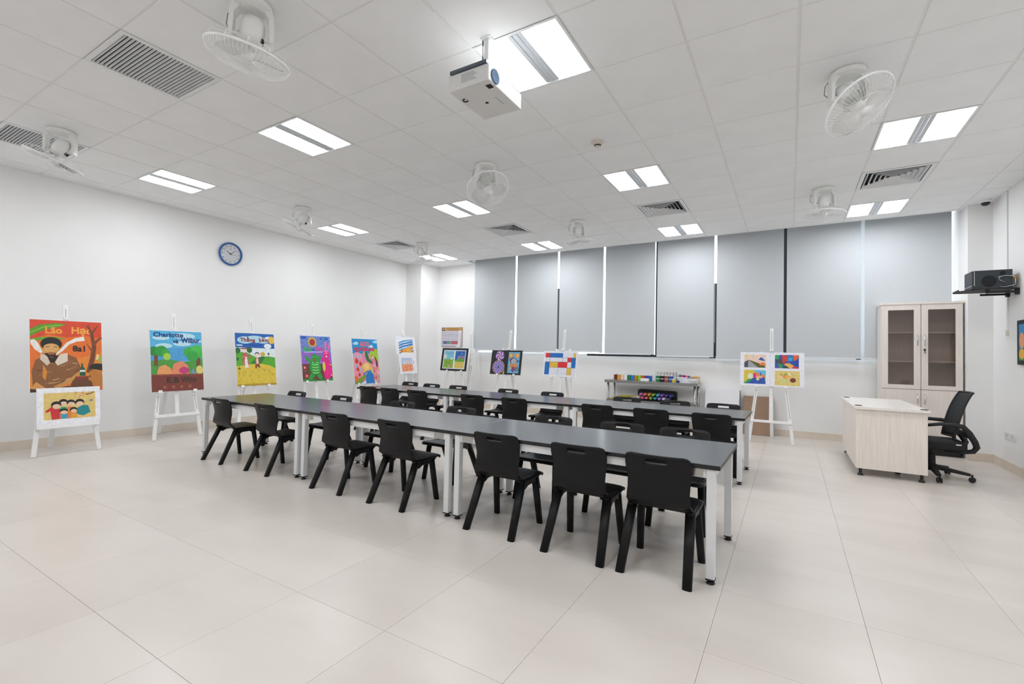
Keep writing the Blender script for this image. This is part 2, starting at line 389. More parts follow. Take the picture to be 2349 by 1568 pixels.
def diff_proto():
    t = empty('supply_air_diffuser', (0, 0, 0), 0, 'square four-way supply air diffuser with nested louvres', 'vent', 'four-way supply diffusers')
    def ring(b, r0, r1, z0, z1, th=0.003):
        for q in range(4):
            M = Matrix.Rotation(q*math.pi/2, 4, 'Z'); vs = []
            for (r, z) in ((r0, z0), (r1, z1), (r1, z1+th), (r0, z0+th)):
                vs += [M @ Vector((-r, -r, z)), M @ Vector((r, -r, z))]
            b.add(vs, [(0, 1, 3, 2), (2, 3, 5, 4), (4, 5, 7, 6), (6, 7, 1, 0)])
    one('frame', lambda b: ring(b, 0.2985, 0.262, 0.0, 0.001, 0.006), FRAMEM, t)
    for k in range(6): one('louvre', lambda b: ring(b, 0.252-k*0.042, 0.226-k*0.042, 0.0, 0.028), FRAMEM, t)
    bx('backing', (-0.298, -0.298, 0.060), (0.298, 0.298, 0.065), DARKM, t)
    return t
dp = diff_proto()
for k, (i, j) in enumerate(DIFFS):
    o = dp if k == 0 else copytree(dp); o.location = ((i+0.5)*TL, (j+0.5)*TL, ZC-0.004); o['label'] = 'square four-way ceiling air diffuser, %s from the clock wall' % ORD[k]

# orbit fans: bracket, motor pod, wire cage
def fan(x, y, rz, axis, label):
    t = empty('orbit_fan', (x, y, ZC), 0, label, 'fan', 'white orbit fans under the ceiling')
    R = Matrix.Rotation(rz, 4, 'Z'); S = Matrix.Diagonal((1.14, 1.14, 1.0, 1.0)); RB = R @ S
    b = MB(RB); b.lathe([(0.085, 0.0), (0.092, -0.012), (0.088, -0.035), (0.055, -0.045)], 24); b.build('mount_plate', FANW, t, smooth=False, bevel=0)
    for sx in (-1, 1):
        b = MB(RB)
        b.prism([(sx*0.045, -0.03), (sx*0.090, -0.02), (sx*0.098, -0.07), (sx*0.098, -0.205), (sx*0.080, -0.215), (sx*0.074, -0.08)][::sx], -0.036, 0.036, ax=1)
        b.build('bracket_arm', FANW, t, bevel=0.008)
    b = MB(RB); b.bar((-0.082, 0, -0.185), (0.082, 0, -0.185), 0.018, 0.022, up=(0, 0, 1)); b.build('swivel_bar', FANW, t, bevel=0.003)
    piv = Vector((0, 0, -0.175)); a = Vector(axis).normalized()
    Q = Vector((0, 0, -1)).rotation_difference(a).to_matrix().to_4x4()
    M = Matrix.Translation(piv) @ Q @ R
    b = MB(M); b.lathe([(0.02, 0.098), (0.045, 0.092), (0.060, 0.06), (0.064, 0.0), (0.058, -0.035), (0.030, -0.05), (0.012, -0.055)], 20); b.build('motor_housing', FANW, t, smooth=True)
    b = MB(M)
    for k in range(8):
        an = k*0.13-0.5; b.bar((0.0655*math.cos(an), 0.0655*math.sin(an), -0.004), (0.060*math.cos(an), 0.060*math.sin(an), -0.030), 0.003, 0.002)
    b.build('cooling_slots', DARKM, t)
    z0 = -0.115      # rim plane
    RR = 0.215; nw = 60
    b = MB(M); b.tube([(RR*math.cos(2*math.pi*k/40), RR*math.sin(2*math.pi*k/40), z0) for k in range(40)], 0.0075, 8, True); b.build('guard_rim', WIREM, t, smooth=True)
    b = MB(M)
    for k in range(nw):
        an = 2*math.pi*k/nw; c, s = math.cos(an), math.sin(an)
        pts = [(r*c, r*s, z) for r, z in ((RR, z0), (RR*0.96, z0-0.032), (RR*0.8, z0-0.052), (RR*0.45, z0-0.066), (0.035, z0-0.070))]
        b.tube(pts, 0.0011, 4)
    b.tube([(0.12*math.cos(2*math.pi*k/30), 0.12*math.sin(2*math.pi*k/30), z0-0.063) for k in range(30)], 0.0014, 4, True)
    stuff(b.build('guard_front_wires', WIREM, t))
    b = MB(M)
    for k in range(12):
        an = 2*math.pi*k/12+0.1; c, s = math.cos(an), math.sin(an)
        b.tube([(r*c, r*s, z) for r, z in ((RR, z0), (RR*0.97, z0+0.035), (RR*0.7, z0+0.052), (0.055, z0+0.066))], 0.0020, 4)
    stuff(b.build('guard_back_wires', WIREM, t))
    b = MB(M); b.lathe([(0.0, z0-0.076), (0.036, z0-0.074), (0.038, z0-0.067), (0.0, z0-0.066)], 20); b.build('guard_badge', FANW, t, smooth=True)
    b = MB(M); b.lathe([(0.010, -0.05), (0.010, -0.085), (0.034, -0.09), (0.036, z0-0.018), (0.02, z0-0.03), (0.0, z0-0.032)], 20); b.build('hub', FANW, t, smooth=True)
    for q in range(3):
        Mq = M @ Matrix.Rotation(q*2*math.pi/3, 4, 'Z'); b = MB(Mq); vs = []; n = 6
        for i in range(n+1):
            r = 0.03+0.155*i/n; wd = 0.035+0.06*math.sin(math.pi*(0.15+0.75*i/n)); 
            for sgn in (-1, 1): vs.append((r, sgn*wd, z0-0.004+sgn*0.020-0.008*i/n))
        b.add(vs, [(2*i, 2*i+1, 2*i+3, 2*i+2) for i in range(n)])
        b.build('fan_blade', BLADEM, t, smooth=True)
    b = MB(R); b.tube([(-0.085, 0.02, -0.02), (-0.125, 0.03, -0.07), (-0.13, 0.03, -0.13), (-0.10, 0.02, -0.165), (-0.06, 0.01, -0.16)], 0.002, 5); b.build('power_cable', RUBBER, t)
    return t
RT = Vector((0.859, 0.511, 0)); FW = Vector((-0.511, 0.859, 0)); DN = Vector((0, 0, -1))
fan(0.325, -1.512, 0.95, DN-0.22*RT+0.12*FW, 'white orbit fan over open floor, beside the return air grille nearer the projector')
fan(-2.78, -1.479, 0.95, DN-0.42*RT-0.10*FW, 'white orbit fan under ceiling beside return air grille nearer the clock wall')
fan(-2.83, 1.03, 0.8, DN-0.50*RT-0.05*FW, 'white orbit fan above end of table row near clock wall, cage tilted down')
fan(0.241, 0.991, 0.9, DN+0.28*RT-0.62*FW, 'white orbit fan hanging near middle of ceiling above front table row')
fan(-2.765, 3.376, 0.9, DN+0.22*RT+0.05*FW, 'white orbit fan near the corner column by the window wall')
fan(0.277, 3.341, 0.9, DN+0.12*RT+0.10*FW, 'white orbit fan near middle of window wall, between two air diffusers')
fan(3.29, 0.839, 0.3, DN+0.30*RT-0.70*FW, 'white orbit fan on teacher desk side, farther from windows, cage tilted up')
fan(3.287, 3.369, 0.3, DN-0.05*RT+0.02*FW, 'white orbit fan nearest the glazed cabinet and window blinds, cage level')

# smoke detector
t = empty('smoke_detector', (1.441, 1.032, ZC), 0, 'round cream smoke detector on ceiling tile', 'smoke detector')
CREAM = mat('cream_plastic', (0.72, 0.66, 0.58), 0.5)
one('base', lambda b: b.lathe([(0.055, 0), (0.055, -0.012), (0.042, -0.022)], 24), CREAM, t, smooth=False)
one('sensor_head', lambda b: b.lathe([(0.030, -0.022), (0.030, -0.030), (0.026, -0.046), (0.0, -0.050)], 20), CREAM, t)
one('sensor_slot', lambda b: b.lathe([(0.0305, -0.032), (0.0295, -0.042)], 20), DARKM, t)
# dome camera
t = empty('dome_camera', (4.965, 4.66, ZC), 0, 'small white dome security camera with dark lens, ceiling corner', 'security camera')
one('base', lambda b: b.lathe([(0.052, 0), (0.056, -0.02), (0.050, -0.036)], 24), FANW, t)
one('dome', lambda b: b.lathe([(0.042, -0.036), (0.040, -0.052), (0.026, -0.068), (0.0, -0.074)], 24), mat('dome_dark', (0.02, 0.022, 0.03), 0.15), t, smooth=True)

# projector
t = empty('projector', (1.337, -0.62, ZC), 0, 'white projector hanging from ceiling pole beside a lit panel', 'projector')
bx('ceiling_plate', (-0.035, -0.035, -0.006), (0.035, 0.035, 0), FRAMEM, t)
bx('pole', (-0.018, -0.018, -0.276), (0.018, 0.018, -0.006), FRAMEM, t, bevel=0.003); bx('bracket_spine', (-0.016, -0.160, -0.2755), (0.016, 0.10, -0.266), STEEL, t)
bx('bracket_bar', (-0.150, -0.178, -0.2755), (0.115, -0.160, -0.256), mat('grey_metal', (0.12, 0.14, 0.17), 0.4, metal=0.6), t)
b = MB(); b.prism([(-0.165, -0.17), (0.125, -0.17), (0.125, 0.215), (-0.165, 0.215)], -0.375, -0.276); body = b.build('body', PROJM, t, bevel=0.008)
one('lens', lambda b: b.lathe([(0.042, 0), (0.043, 0.004), (0.040, 0.007), (0.0, 0.004)], 28, (0.1245, -0.10, -0.325), Matrix.Rotation(math.pi/2, 4, 'Y')), LENS, t, smooth=False)
bx('sensor_window', (0.075, -0.125, -0.3765), (0.11, -0.085, -0.3748), DARKM, t)
one('adjuster_foot', lambda b: b.tube([(-0.125+0.016*math.cos(a), -0.05+0.016*math.sin(a), -0.377) for a in [0.6+0.5*k for k in range(10)]], 0.004, 6), RUBBER, t)
bx('keystone_foot', (-0.03, 0.03, -0.379), (-0.012, 0.044, -0.3748), RUBBER, t)
b = MB()
for k in range(5): b.box((0.055, 0.01+0.020*k, -0.3757), (0.066, 0.022+0.020*k, -0.3748))
b.build('printed_marks', mat('print_grey', (0.45, 0.46, 0.48), 0.6), t); b = MB()
for k in range(6): b.box((-0.07, -0.1712, -0.295-0.009*k), (0.02+0.01*(k % 3), -0.1700, -0.299-0.009*k))
b.build('rating_label', mat('print_grey', (0.45, 0.46, 0.48), 0.6), t)
one('cable', lambda b: b.tube([(-0.03, -0.01, -0.004), (-0.028, -0.01, -0.12), (-0.034, -0.008, -0.20), (-0.03, -0.008, -0.262)], 0.004, 6), RUBBER, t)

# ------------------------------------------------------------------ text helper
TXT = {}
def text_mesh(s):
    if s in TXT: return TXT[s]
    cu = bpy.data.curves.new('t', 'FONT'); cu.body = s; cu.size = 1.0; cu.resolution_u = 3
    ob = bpy.data.objects.new('t', cu); COL.objects.link(ob)
    dg = bpy.context.evaluated_depsgraph_get(); me = bpy.data.meshes.new_from_object(ob.evaluated_get(dg))
    vs = [(v.co.x, v.co.y) for v in me.vertices]; fs = [tuple(p.vertices) for p in me.polygons]
    bpy.data.objects.remove(ob); bpy.data.curves.remove(cu); bpy.data.meshes.remove(me)
    x0 = min(v[0] for v in vs); x1 = max(v[0] for v in vs); y0 = min(v[1] for v in vs); y1 = max(v[1] for v in vs)
    TXT[s] = ([((x-x0), (y-y0)) for x, y in vs], fs, x1-x0, y1-y0); return TXT[s]

class Art:
    """Painted picture: flat colour shapes on a board. u to the right 0..1, v downward 0..1."""
    def __init__(s, W, H): s.W, s.H, s.b, s.n = W, H, MB(), 0
    def P(s, u, v): u = min(1, max(0, u)); v = min(1, max(0, v)); return ((u-0.5)*s.W, (1-v)*s.H)
    def flat(s, pts, fs, col):
        s.n += 1; y = -0.000016*s.n
        s.b.add([(p[0], y, p[1]) for p in pts], fs, rgb(col))
    def poly(s, pts, col):
        from mathutils.geometry import tessellate_polygon
        q = [s.P(*p) for p in pts]; tr = tessellate_polygon([[Vector((x, z, 0)) for x, z in q]])
        out = []
        for a, b_, c in tr:
            ar = (q[b_][0]-q[a][0])*(q[c][1]-q[a][1])-(q[b_][1]-q[a][1])*(q[c][0]-q[a][0])
            out.append((a, b_, c) if ar > 0 else (a, c, b_))
        s.flat(q, out, col)
    def rect(s, u0, v0, u1, v1, col): s.poly([(u0, v1), (u1, v1), (u1, v0), (u0, v0)], col)
    def ell(s, u, v, ru, rv, col, n=22, rot=0, a0=0, a1=2*math.pi):
        c, sn = math.cos(rot), math.sin(rot); pts = []
        full = abs(a1-a0-2*math.pi) < 1e-6; m = n if full else n+1
        for k in range(m):
            a = a0+(a1-a0)*k/n; x, z = ru*s.W*math.cos(a), rv*s.H*math.sin(a)
            x, z = x*c-z*sn, x*sn+z*c; pts.append((u+x/s.W, v-z/s.H))
        s.poly(pts, col)
    def line(s, pts, wd, col):
        q = [s.P(*p) for p in pts]; L, R = [], []
        for i, p in enumerate(q):
            a = q[max(i-1, 0)]; b_ = q[min(i+1, len(q)-1)]; dx, dz = b_[0]-a[0], b_[1]-a[1]; l = math.hypot(dx, dz) or 1
            wd_i = wd[i] if isinstance(wd, (list, tuple)) else wd
            L.append((p[0]-dz/l*wd_i/2, p[1]+dx/l*wd_i/2)); R.append((p[0]+dz/l*wd_i/2, p[1]-dx/l*wd_i/2))
        n = len(q); s.flat(L+R, [(n+i, n+i+1, i+1, i) for i in range(n-1)], col)
    def text(s, t, u, v, w, h, col, rot=0, bold=0.006):
        """text fitted to a box w x h (fractions), lower-left corner at u,v"""
        vs, fs, tw, th = text_mesh(t); x0, z0 = (u-0.5)*s.W, (1-v)*s.H; sx, sz = w*s.W/tw, h*s.H/th; c, sn = math.cos(rot), math.sin(rot)
        for ox, oz in ((0, 0), (bold, 0), (0, bold), (bold, bold)) if bold else ((0, 0),):
            s.flat([(x0+ox+x*sx*c-z*sz*sn, z0+oz+x*sx*sn+z*sz*c) for x, z in vs], fs, col)
    def star(s, u, v, r0, r1, n, col):
        pts = []
        for k in range(2*n):
            r = r0 if k % 2 else r1; a = math.pi*k/n; pts.append((u+r*math.cos(a), v-r*math.sin(a)*s.W/s.H))
        s.poly(pts, col)

# ------------------------------------------------------------------ tables
ROWA = -0.0155
def table_proto():
    t = empty('work_table', (0, 0, 0), 0, 'x', 'table', 'black-topped work tables in two rows')
    zt = 0.625; hx, hy = 0.8915, 0.385
    top = bx('tabletop', (-hx, -hy, zt-0.024), (hx, hy, zt), TOPM, t, bevel=0.0015, segs=1)
    top.data.materials.append(EDGEM)
    for p in top.data.polygons: p.material_index = 0 if p.normal.z > 0.5 else 1
    lx, ly = 0.845, 0.352
    for s in (-1, 1):
        bx('rail', (-lx, s*ly-0.014, zt-0.074), (lx, s*ly+0.014, zt-0.024), FRAMEM, t)
        bx('rail', (s*lx-0.014, -ly, zt-0.074), (s*lx+0.014, ly, zt-0.024), FRAMEM, t)
    lb = MB(); lb.box((-0.022, -0.022, 0.028), (0.022, 0.022, zt-0.024)); lme = lb.mesh('leg', FRAMEM, 0.003)
    fb = MB(); fb.box((-0.023, -0.023, 0.022), (0.023, 0.023, 0.030)); fb.tube([(0, 0, 0.008), (0, 0, 0.024)], 0.008, 10); fb.lathe([(0.021, 0), (0.023, 0.004), (0.016, 0.011)], 16); fme = fb.mesh('levelling_foot', RUBBER)
    bb = MB(); bb.box((-0.045, -0.0165, -0.022), (0.045, -0.0145, 0.022)); bme = bb.mesh('corner_plate', STEEL)
    for sx in (-1, 1):
        for sy in (-1, 1):
            l = inst('leg', lme, t, (sx*lx, sy*ly, 0)); inst('levelling_foot', fme, l)
    for sx in (-1, 1): inst('corner_plate', bme, t, (sx*(lx-0.085), -ly, zt-0.05))
    return t
tp = table_proto(); first = True
rows = [('nearer the open floor', [-1.805, -0.013, 1.770], 0.100), ('nearer the windows', [-1.854, -0.067, 1.720], 2.326)]
for rn, txs, yc in rows:
    for k, x in enumerate(txs):
        o = tp if first else copytree(tp); first = False
        o.location = (x, yc+ROWA*x, 0); o.rotation_euler = (0, 0, ROWA)
        o['label'] = 'black-topped white-legged table, %s of row %s' % (['clock-wall end', 'middle', "teacher's-desk end"][k], rn)

# ------------------------------------------------------------------ one-piece chairs
def chair_proto():
    t = empty('plastic_chair', (0, 0, 0), 0, 'x', 'chair')
    prof = [(.247, .332), (.243, .350), (.215, .358), (.16, .357), (.08, .351), (0.0, .347), (-.05, .350), (-.082, .361), (-.102, .382), (-.112, .415),
            (-.117, .455), (-.121, .50), (-.127, .545), (-.134, .58), (-.142, .607), (-.150, .632), (-.158, .655)]
    half = [.178, .186, .190, .191, .190, .185, .180, .176, .173, .170, .167, .168, .174, .179, .181, .181, .181]
    us = [-1, -.97, -.9, -.78, -.6, -.45, -.32, -.2, 0, .2, .32, .45, .6, .78, .9, .97, 1]
    def pt(i, u):
        y, z = prof[i]; hw = half[i]
        if i <= 2:   # rounded front corners
            y -= 0.022*abs(u)**8
        if i >= 8:
            k = min(1, (i-8)/3); y += 0.030*k*abs(u)**2.2
        elif i >= 6: y += 0.012*(i-5)/3*abs(u)**3
        if i >= 14:   # rounded upper corners
            d = max(0, (abs(u)-0.78)/0.22); drop = 0.030*(1-math.sqrt(max(0, 1-d*d)))*(i-13)/3
            z -= drop
        if i < 7: z -= 0.006*abs(u)**6
        elif i < 10: z += 0.012*u*u
        return Vector((u*hw, y, z))
    nu = len(us)
    def patch(i0, i1, hole=None):
        bm = bmesh.new(); V = {}
        for i in range(i0, i1+1):
            for k, u in enumerate(us): V[i, k] = bm.verts.new(pt(i, u))
        for i in range(i0, i1):
            for k in range(nu-1):
                if hole and hole(i, k): continue
                bm.faces.new((V[i, k], V[i, k+1], V[i+1, k+1], V[i+1, k]))
        bmesh.ops.recalc_face_normals(bm, faces=bm.faces)
        ex = bmesh.ops.solidify(bm, geom=bm.faces[:], thickness=0.010)
        bmesh.ops.recalc_face_normals(bm, faces=bm.faces)
        me = bpy.data.meshes.new('p'); bm.to_mesh(me); bm.free()
        for p in me.polygons: p.use_smooth = True
        me.materials.append(BLACKP); return me
    inst('seat', patch(0, 7), t)
    inst('backrest', patch(7, 16, lambda i, k: i == 14 and us[k] >= -.33 and us[k+1] <= .33), t)
    for sx in (-1, 1):
        b = MB(); b.oval((sx*.160, -.035, .345), (sx*.178, -.196, 0), .056, .038, .050, .032, up=(0, 1, 0.3), n=12); b.build('leg', BLACKP, t, smooth=True)
        b = MB(); b.oval((sx*.160, .135, .345), (sx*.180, .188, 0), .046, .038, .042, .032, up=(0, 1, -0.2), n=12); b.build('leg', BLACKP, t, smooth=True)
        b = MB(); b.prism([(-.085, .352), (-.02, .280), (.02, .300), (.09, .302), (.125, .288), (.20, .350)][::sx], sx*.150, sx*.178, ax=0); b.build('side_web', BLACKP, t, bevel=0.006)
    bx('cross_rail', (-.15, .10, .318), (.15, .125, .348), BLACKP, t, bevel=0.004)
    for o in t.children:
        for p in o.data.polygons: p.use_smooth = True
    return t
cp = chair_proto(); first = True
CH = [ # row label, side label, facing, [x..], y of the chair centre at x=0
    ('nearer the open floor', 'floor side', 0, [-2.187, -1.392, -0.381, 0.322, 1.270, 1.872, 2.344], [-.177, -.177, -.184, -.186, -.198, -.227, -.232]),
    ('nearer the open floor', 'window side', math.pi, [-2.385, -1.52, -0.58, 0.20, 1.21, 1.81, 2.29], [.59, .57, .585, .585, .555, .575, .56]),
    ('nearer the windows', 'floor side', 0, [-2.455, -2.01, -1.475, -0.53, 0.10, 1.16, 1.74, 2.32], [2.326+ROWA*x-.300 for x in (-2.54, -2.01, -1.475, -0.53, 0.10, 1.16, 1.74, 2.32)]),
    ('nearer the windows', 'window side', math.pi, [-2.74, -2.17, -1.62, -0.66, 0.08, 1.16, 1.76, 2.30], [3.02, 2.92, 2.92, 2.89, 2.87, 2.84, 2.81, 2.82])]
for rn, sd, rz, xs_, ys_ in CH:
    n = len(xs_)
    for k, x in enumerate(xs_):
        o = cp if first else copytree(cp); first = False
        o.location = (x, ys_[k], 0); o.rotation_euler = (0, 0, rz+ROWA+random.uniform(-.012, .012))
        o['label'] = "black plastic chair, %s of table row %s, %s from teacher's desk" % (sd, rn, ORD[n-1-k])
        o['group'] = 'black chairs, row %s, %s' % (rn, sd)

# ------------------------------------------------------------------ easels and paintings
TS = 0.16; TA = -math.atan(TS)
TILT = Matrix.Rotation(TA, 4, 'X')
def easel(x, y, rz, zb, label, folded=False, ztop=None, name='easel', ledge=0.030):
    """front feet at local y=0, face toward local -y, tilted back; zb = height of ledge pegs"""
    t = empty(name, (x, y, 0), rz, label, 'easel', 'white wooden easels')
    tz = 1/math.cos(TA); hw = 0.12 if folded else 0.27
    M = TILT
    def xat(z): return hw+(( 0.125 if not folded else 0.095)-hw)*z/1.30
    for s in (-1, 1):
        b = MB(M); b.bar((s*xat(0), 0, 0.012), (s*xat(1.30), 0, 1.30), 0.040, 0.022, up=(0, 1, 0)); l = b.build('leg', EASELM, t, bevel=0.002, segs=1)
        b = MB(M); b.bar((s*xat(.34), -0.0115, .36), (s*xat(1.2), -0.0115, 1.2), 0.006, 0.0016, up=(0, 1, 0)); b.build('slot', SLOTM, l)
        b = MB(M); xa = s*xat(zb); b.box((xa-0.022, -0.028, zb-0.055), (xa+0.022, -0.0125, zb+0.022)); b.box((xa-0.022, -0.058, zb-0.022), (xa+0.022, -0.028, zb-0.002)); b.box((xa-0.022, -0.058, zb-0.002), (xa+0.022, -0.0515, zb+0.018)); b.build('peg', EASELM, t, bevel=0.002, segs=1)
    b = MB(M); b.box((-xat(.30)-0.02, -ledge, .285), (xat(.30)+0.02, -0.0115, .322)); b.build('crossbar', EASELM, t, bevel=0.002, segs=1)
    b = MB(M); b.box((-xat(1.2)-0.03, 0.0115, 1.17), (xat(1.2)+0.03, 0.028, 1.22)); b.build('crossbar', EASELM, t, bevel=0.002, segs=1)
    b = MB(M); b.bar((0, 0.0, .315), (0, 0.0, 1.648), 0.044, 0.021, up=(0, 1, 0)); mst = b.build('mast', EASELM, t, bevel=0.002, segs=1)
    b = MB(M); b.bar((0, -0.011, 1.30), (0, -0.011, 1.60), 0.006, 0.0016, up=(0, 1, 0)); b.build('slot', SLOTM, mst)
    if ztop: 
        b = MB(M); b.box((-0.022, -0.045, ztop+0.002), (0.022, -0.0108, ztop+0.03)); b.build('top_clamp', EASELM, t, bevel=0.002, segs=1)
    if folded: b = MB(); b.bar((0, 0.235, 1.19), (0, 0.09, 0.0), 0.044, 0.022, up=(0, 1, 0))
    else: b = MB(); b.bar((0, 0.215, 1.19), (0, 0.54, 0.012), 0.044, 0.022, up=(0, 1, 0))
    b.build('rear_leg', EASELM, t, bevel=0.002, segs=1)
    return t
def painting(x, y, rz, dx, zb, W, H, label, art, board=CARDM, depth=0.018, off=0.0, name='painting'):
    """board standing on the easel pegs, in the easel's tilted plane; dx shifts it along the easel"""
    t = empty(name, (0, 0, 0), 0, label, 'painting')
    t.matrix_world = Matrix.Translation((x, y, 0)) @ Matrix.Rotation(rz, 4, 'Z') @ TILT @ Matrix.Translation((dx, -0.0285-off, zb))
    bx('board', (-W/2, -depth, 0), (W/2, 0, H), board, t, bevel=0.0012, segs=1)
    if art is not None:
        o = art.b.build('picture', PAINT, t, colors=True); o.location = (0, -depth-0.0003, 0)
    return t

# --- pictures
def art_smoker():
    a = Art(.60, .78); R = random.Random(3)
    a.rect(0, 0, 1, 1, '#E8742E'); a.poly([(0, 0), (1, 0), (1, .25), (.75, .20), (.5, .24), (.25, .20), (0, .28)], '#DC4A2C')
    a.poly([(.3, .62), (1, .45), (1, .8), (.5, .85)], '#EA8A35'); a.poly([(0, .72), (.4, .68), (.4, 1), (0, 1)], '#E58B2C')
    a.poly([(0, .14), (.12, .07), (.34, .04), (.5, .05), (.36, .10), (.22, .13), (.1, .18), (0, .24)], '#5F9A28'); a.line([(0, .19), (.2, .09), (.44, .06)], .010, '#8CC63A')
    a.poly([(0, .27), (.15, .24), (.33, .235), (.47, .255), (.32, .285), (.15, .29), (0, .30)], '#6FA62E')
    a.text('Lão', .20, .19, .22, .09, '#F2A63A'); a.text('Hạc', .56, .21, .27, .12, '#F4B04A')
    a.line([(.80, .75), (.86, .52), (.885, .36), (.85, .18), (.80, .05)], [.05, .045, .04, .03, .012], '#7A4428'); a.line([(.87, .34), (.95, .26), (1, .23)], [.03, .022, .016], '#84492A')
    a.line([(.85, .18), (.92, .08), (.96, .04)], [.022, .014, .006], '#7A4428'); a.line([(.83, .13), (.76, .04)], [.016, .006], '#84492A'); a.line([(.86, .44), (.80, .36), (.77, .32)], [.02, .012, .006], '#8A5230')
    a.text('8a1', .57, .44, .17, .08, '#2A1A14')
    a.poly([(.04, .98), (.02, .72), (.07, .56), (.18, .50), (.34, .54), (.50, .48), (.62, .53), (.68, .66), (.66, .76), (.52, .88), (.36, .96)], '#8A5A34')
    for k in range(26):
        u, v = R.uniform(.08, .58), R.uniform(.56, .90); a.line([(u, v), (u+R.uniform(.05, .12), v-R.uniform(-.01, .05))], .010, R.choice(['#A87A50', '#6E4224', '#9A6A42', '#C09A70']))
    a.poly([(.17, .62), (.22, .72), (.20, .84), (.16, .80)], '#E08A30')
    a.poly([(.14, .47), (.22, .50), (.26, .60), (.22, .64), (.13, .55)], '#D9C9B4'); a.poly([(.50, .46), (.40, .48), (.32, .58), (.36, .64), (.50, .58)], '#E3D5C2')
    a.poly([(.22, .50), (.38, .50), (.32, .60), (.27, .60)], '#2A1A16')
    a.ell(.28, .40, .125, .125, '#D9A05A'); a.ell(.28, .335, .145, .095, '#20201E'); a.ell(.28, .385, .105, .055, '#DDAA68')
    a.line([(.20, .38), (.25, .375)], .006, '#3A2618'); a.line([(.31, .375), (.36, .38)], .006, '#3A2618'); a.poly([(.18, .47), (.28, .455), (.38, .47), (.34, .52), (.23, .52)], '#2A1C18'); a.ell(.28, .475, .05, .012, '#B3603A')
    a.line([(.15, .46), (.10, .40), (.05, .32), (.03, .28)], [.02, .05, .055, .03], '#F1E9E0'); a.line([(.34, .49), (.42, .42), (.50, .33), (.62, .27), (.74, .25)], [.012, .025, .03, .04, .05], '#F3ECE4')
    a.poly([(.30, .93), (.42, .88), (.56, .80), (.66, .72), (.68, .76), (.52, .90), (.36, .97)], '#D0924E'); a.poly([(.0, .95), (.08, .86), (.24, .98), (.1, 1), (0, 1)], '#D59A55')
    a.poly([(.56, .86), (.62, .80), (.86, .80), (.92, .84), (.92, .96), (.52, .96)], '#6B4226'); a.poly([(.60, .80), (.88, .79), (.84, .83), (.60, .84)], '#8C3A30')
    a.poly([(0, .95), (.2, .98), (.5, .93), (.9, .97), (1, 1), (0, 1)], '#4A3424')
    a.poly([(.665, .79), (.665, .70), (.69, .655), (.69, .61), (.715, .61), (.715, .655), (.75, .70), (.75, .79)], '#1F5A3C'); a.rect(.668, .705, .745, .735, '#E8E4DA')
    a.poly([(.82, .64), (.90, .61), (1, .62), (1, .72), (.9, .70), (.8, .69)], '#26221F'); a.poly([(.8, .74), (.86, .70), (.98, .73), (1, .80), (1, .96), (.86, .96), (.84, .88), (.79, .85)], '#C07A36'); a.ell(.815, .80, .012, .010, '#2A1A14')
    a.ell(.93, .54, .03, .02, '#E8D98C'); a.ell(.935, .50, .02, .02, '#F0E2A0'); a.ell(.97, .56, .03, .05, '#A8B050')
    return a
def art_family():
    a = Art(.52, .39); a.rect(0, 0, 1, 1, '#F4F4F8'); a.rect(.10, .13, .92, .86, '#E5C878')
    R = random.Random(5)
    for k in range(30): a.ell(.62+R.gauss(0, .1)+.1, .19+R.gauss(0, .04), .009, .010, R.choice(['#D86A5A', '#E88A7A', '#C85A50']), 8)
    a.line([(.9, .14), (.84, .19), (.76, .21)], .008, '#4A2A20')
    def head(u, v, r, skin='#EFC9A8'):
        a.ell(u, v, r, r*1.25, '#1E1A1C'); a.ell(u+.004, v+r*.55, r*.80, r*.85, skin)
    a.poly([(.12, .62), (.22, .50), (.36, .58), (.38, .84), (.22, .86), (.2, .62), (.14, .66)], '#CE3038'); a.poly([(.34, .60), (.50, .52), (.62, .60), (.60, .84), (.34, .84)], '#E5813C')
    a.poly([(.60, .60), (.70, .50), (.80, .52), (.84, .72), (.72, .80), (.62, .76)], '#1F8A90')
    head(.40, .40, .075); head(.52, .42, .07); head(.29, .46, .08); head(.66, .42, .075)
    a.poly([(.36, .72), (.46, .72), (.47, .85), (.36, .85)], '#3FA0C8'); a.ell(.40, .585, .062, .065, '#2FA070'); a.ell(.405, .63, .068, .06, '#1E1A1C'); a.ell(.41, .675, .055, .05, '#EFC9A8')
    a.poly([(.52, .72), (.60, .70), (.62, .84), (.51, .84)], '#E9A23C'); head(.56, .62, .06); a.ell(.85, .38, .03, .02, '#2F7FB8')
    return a
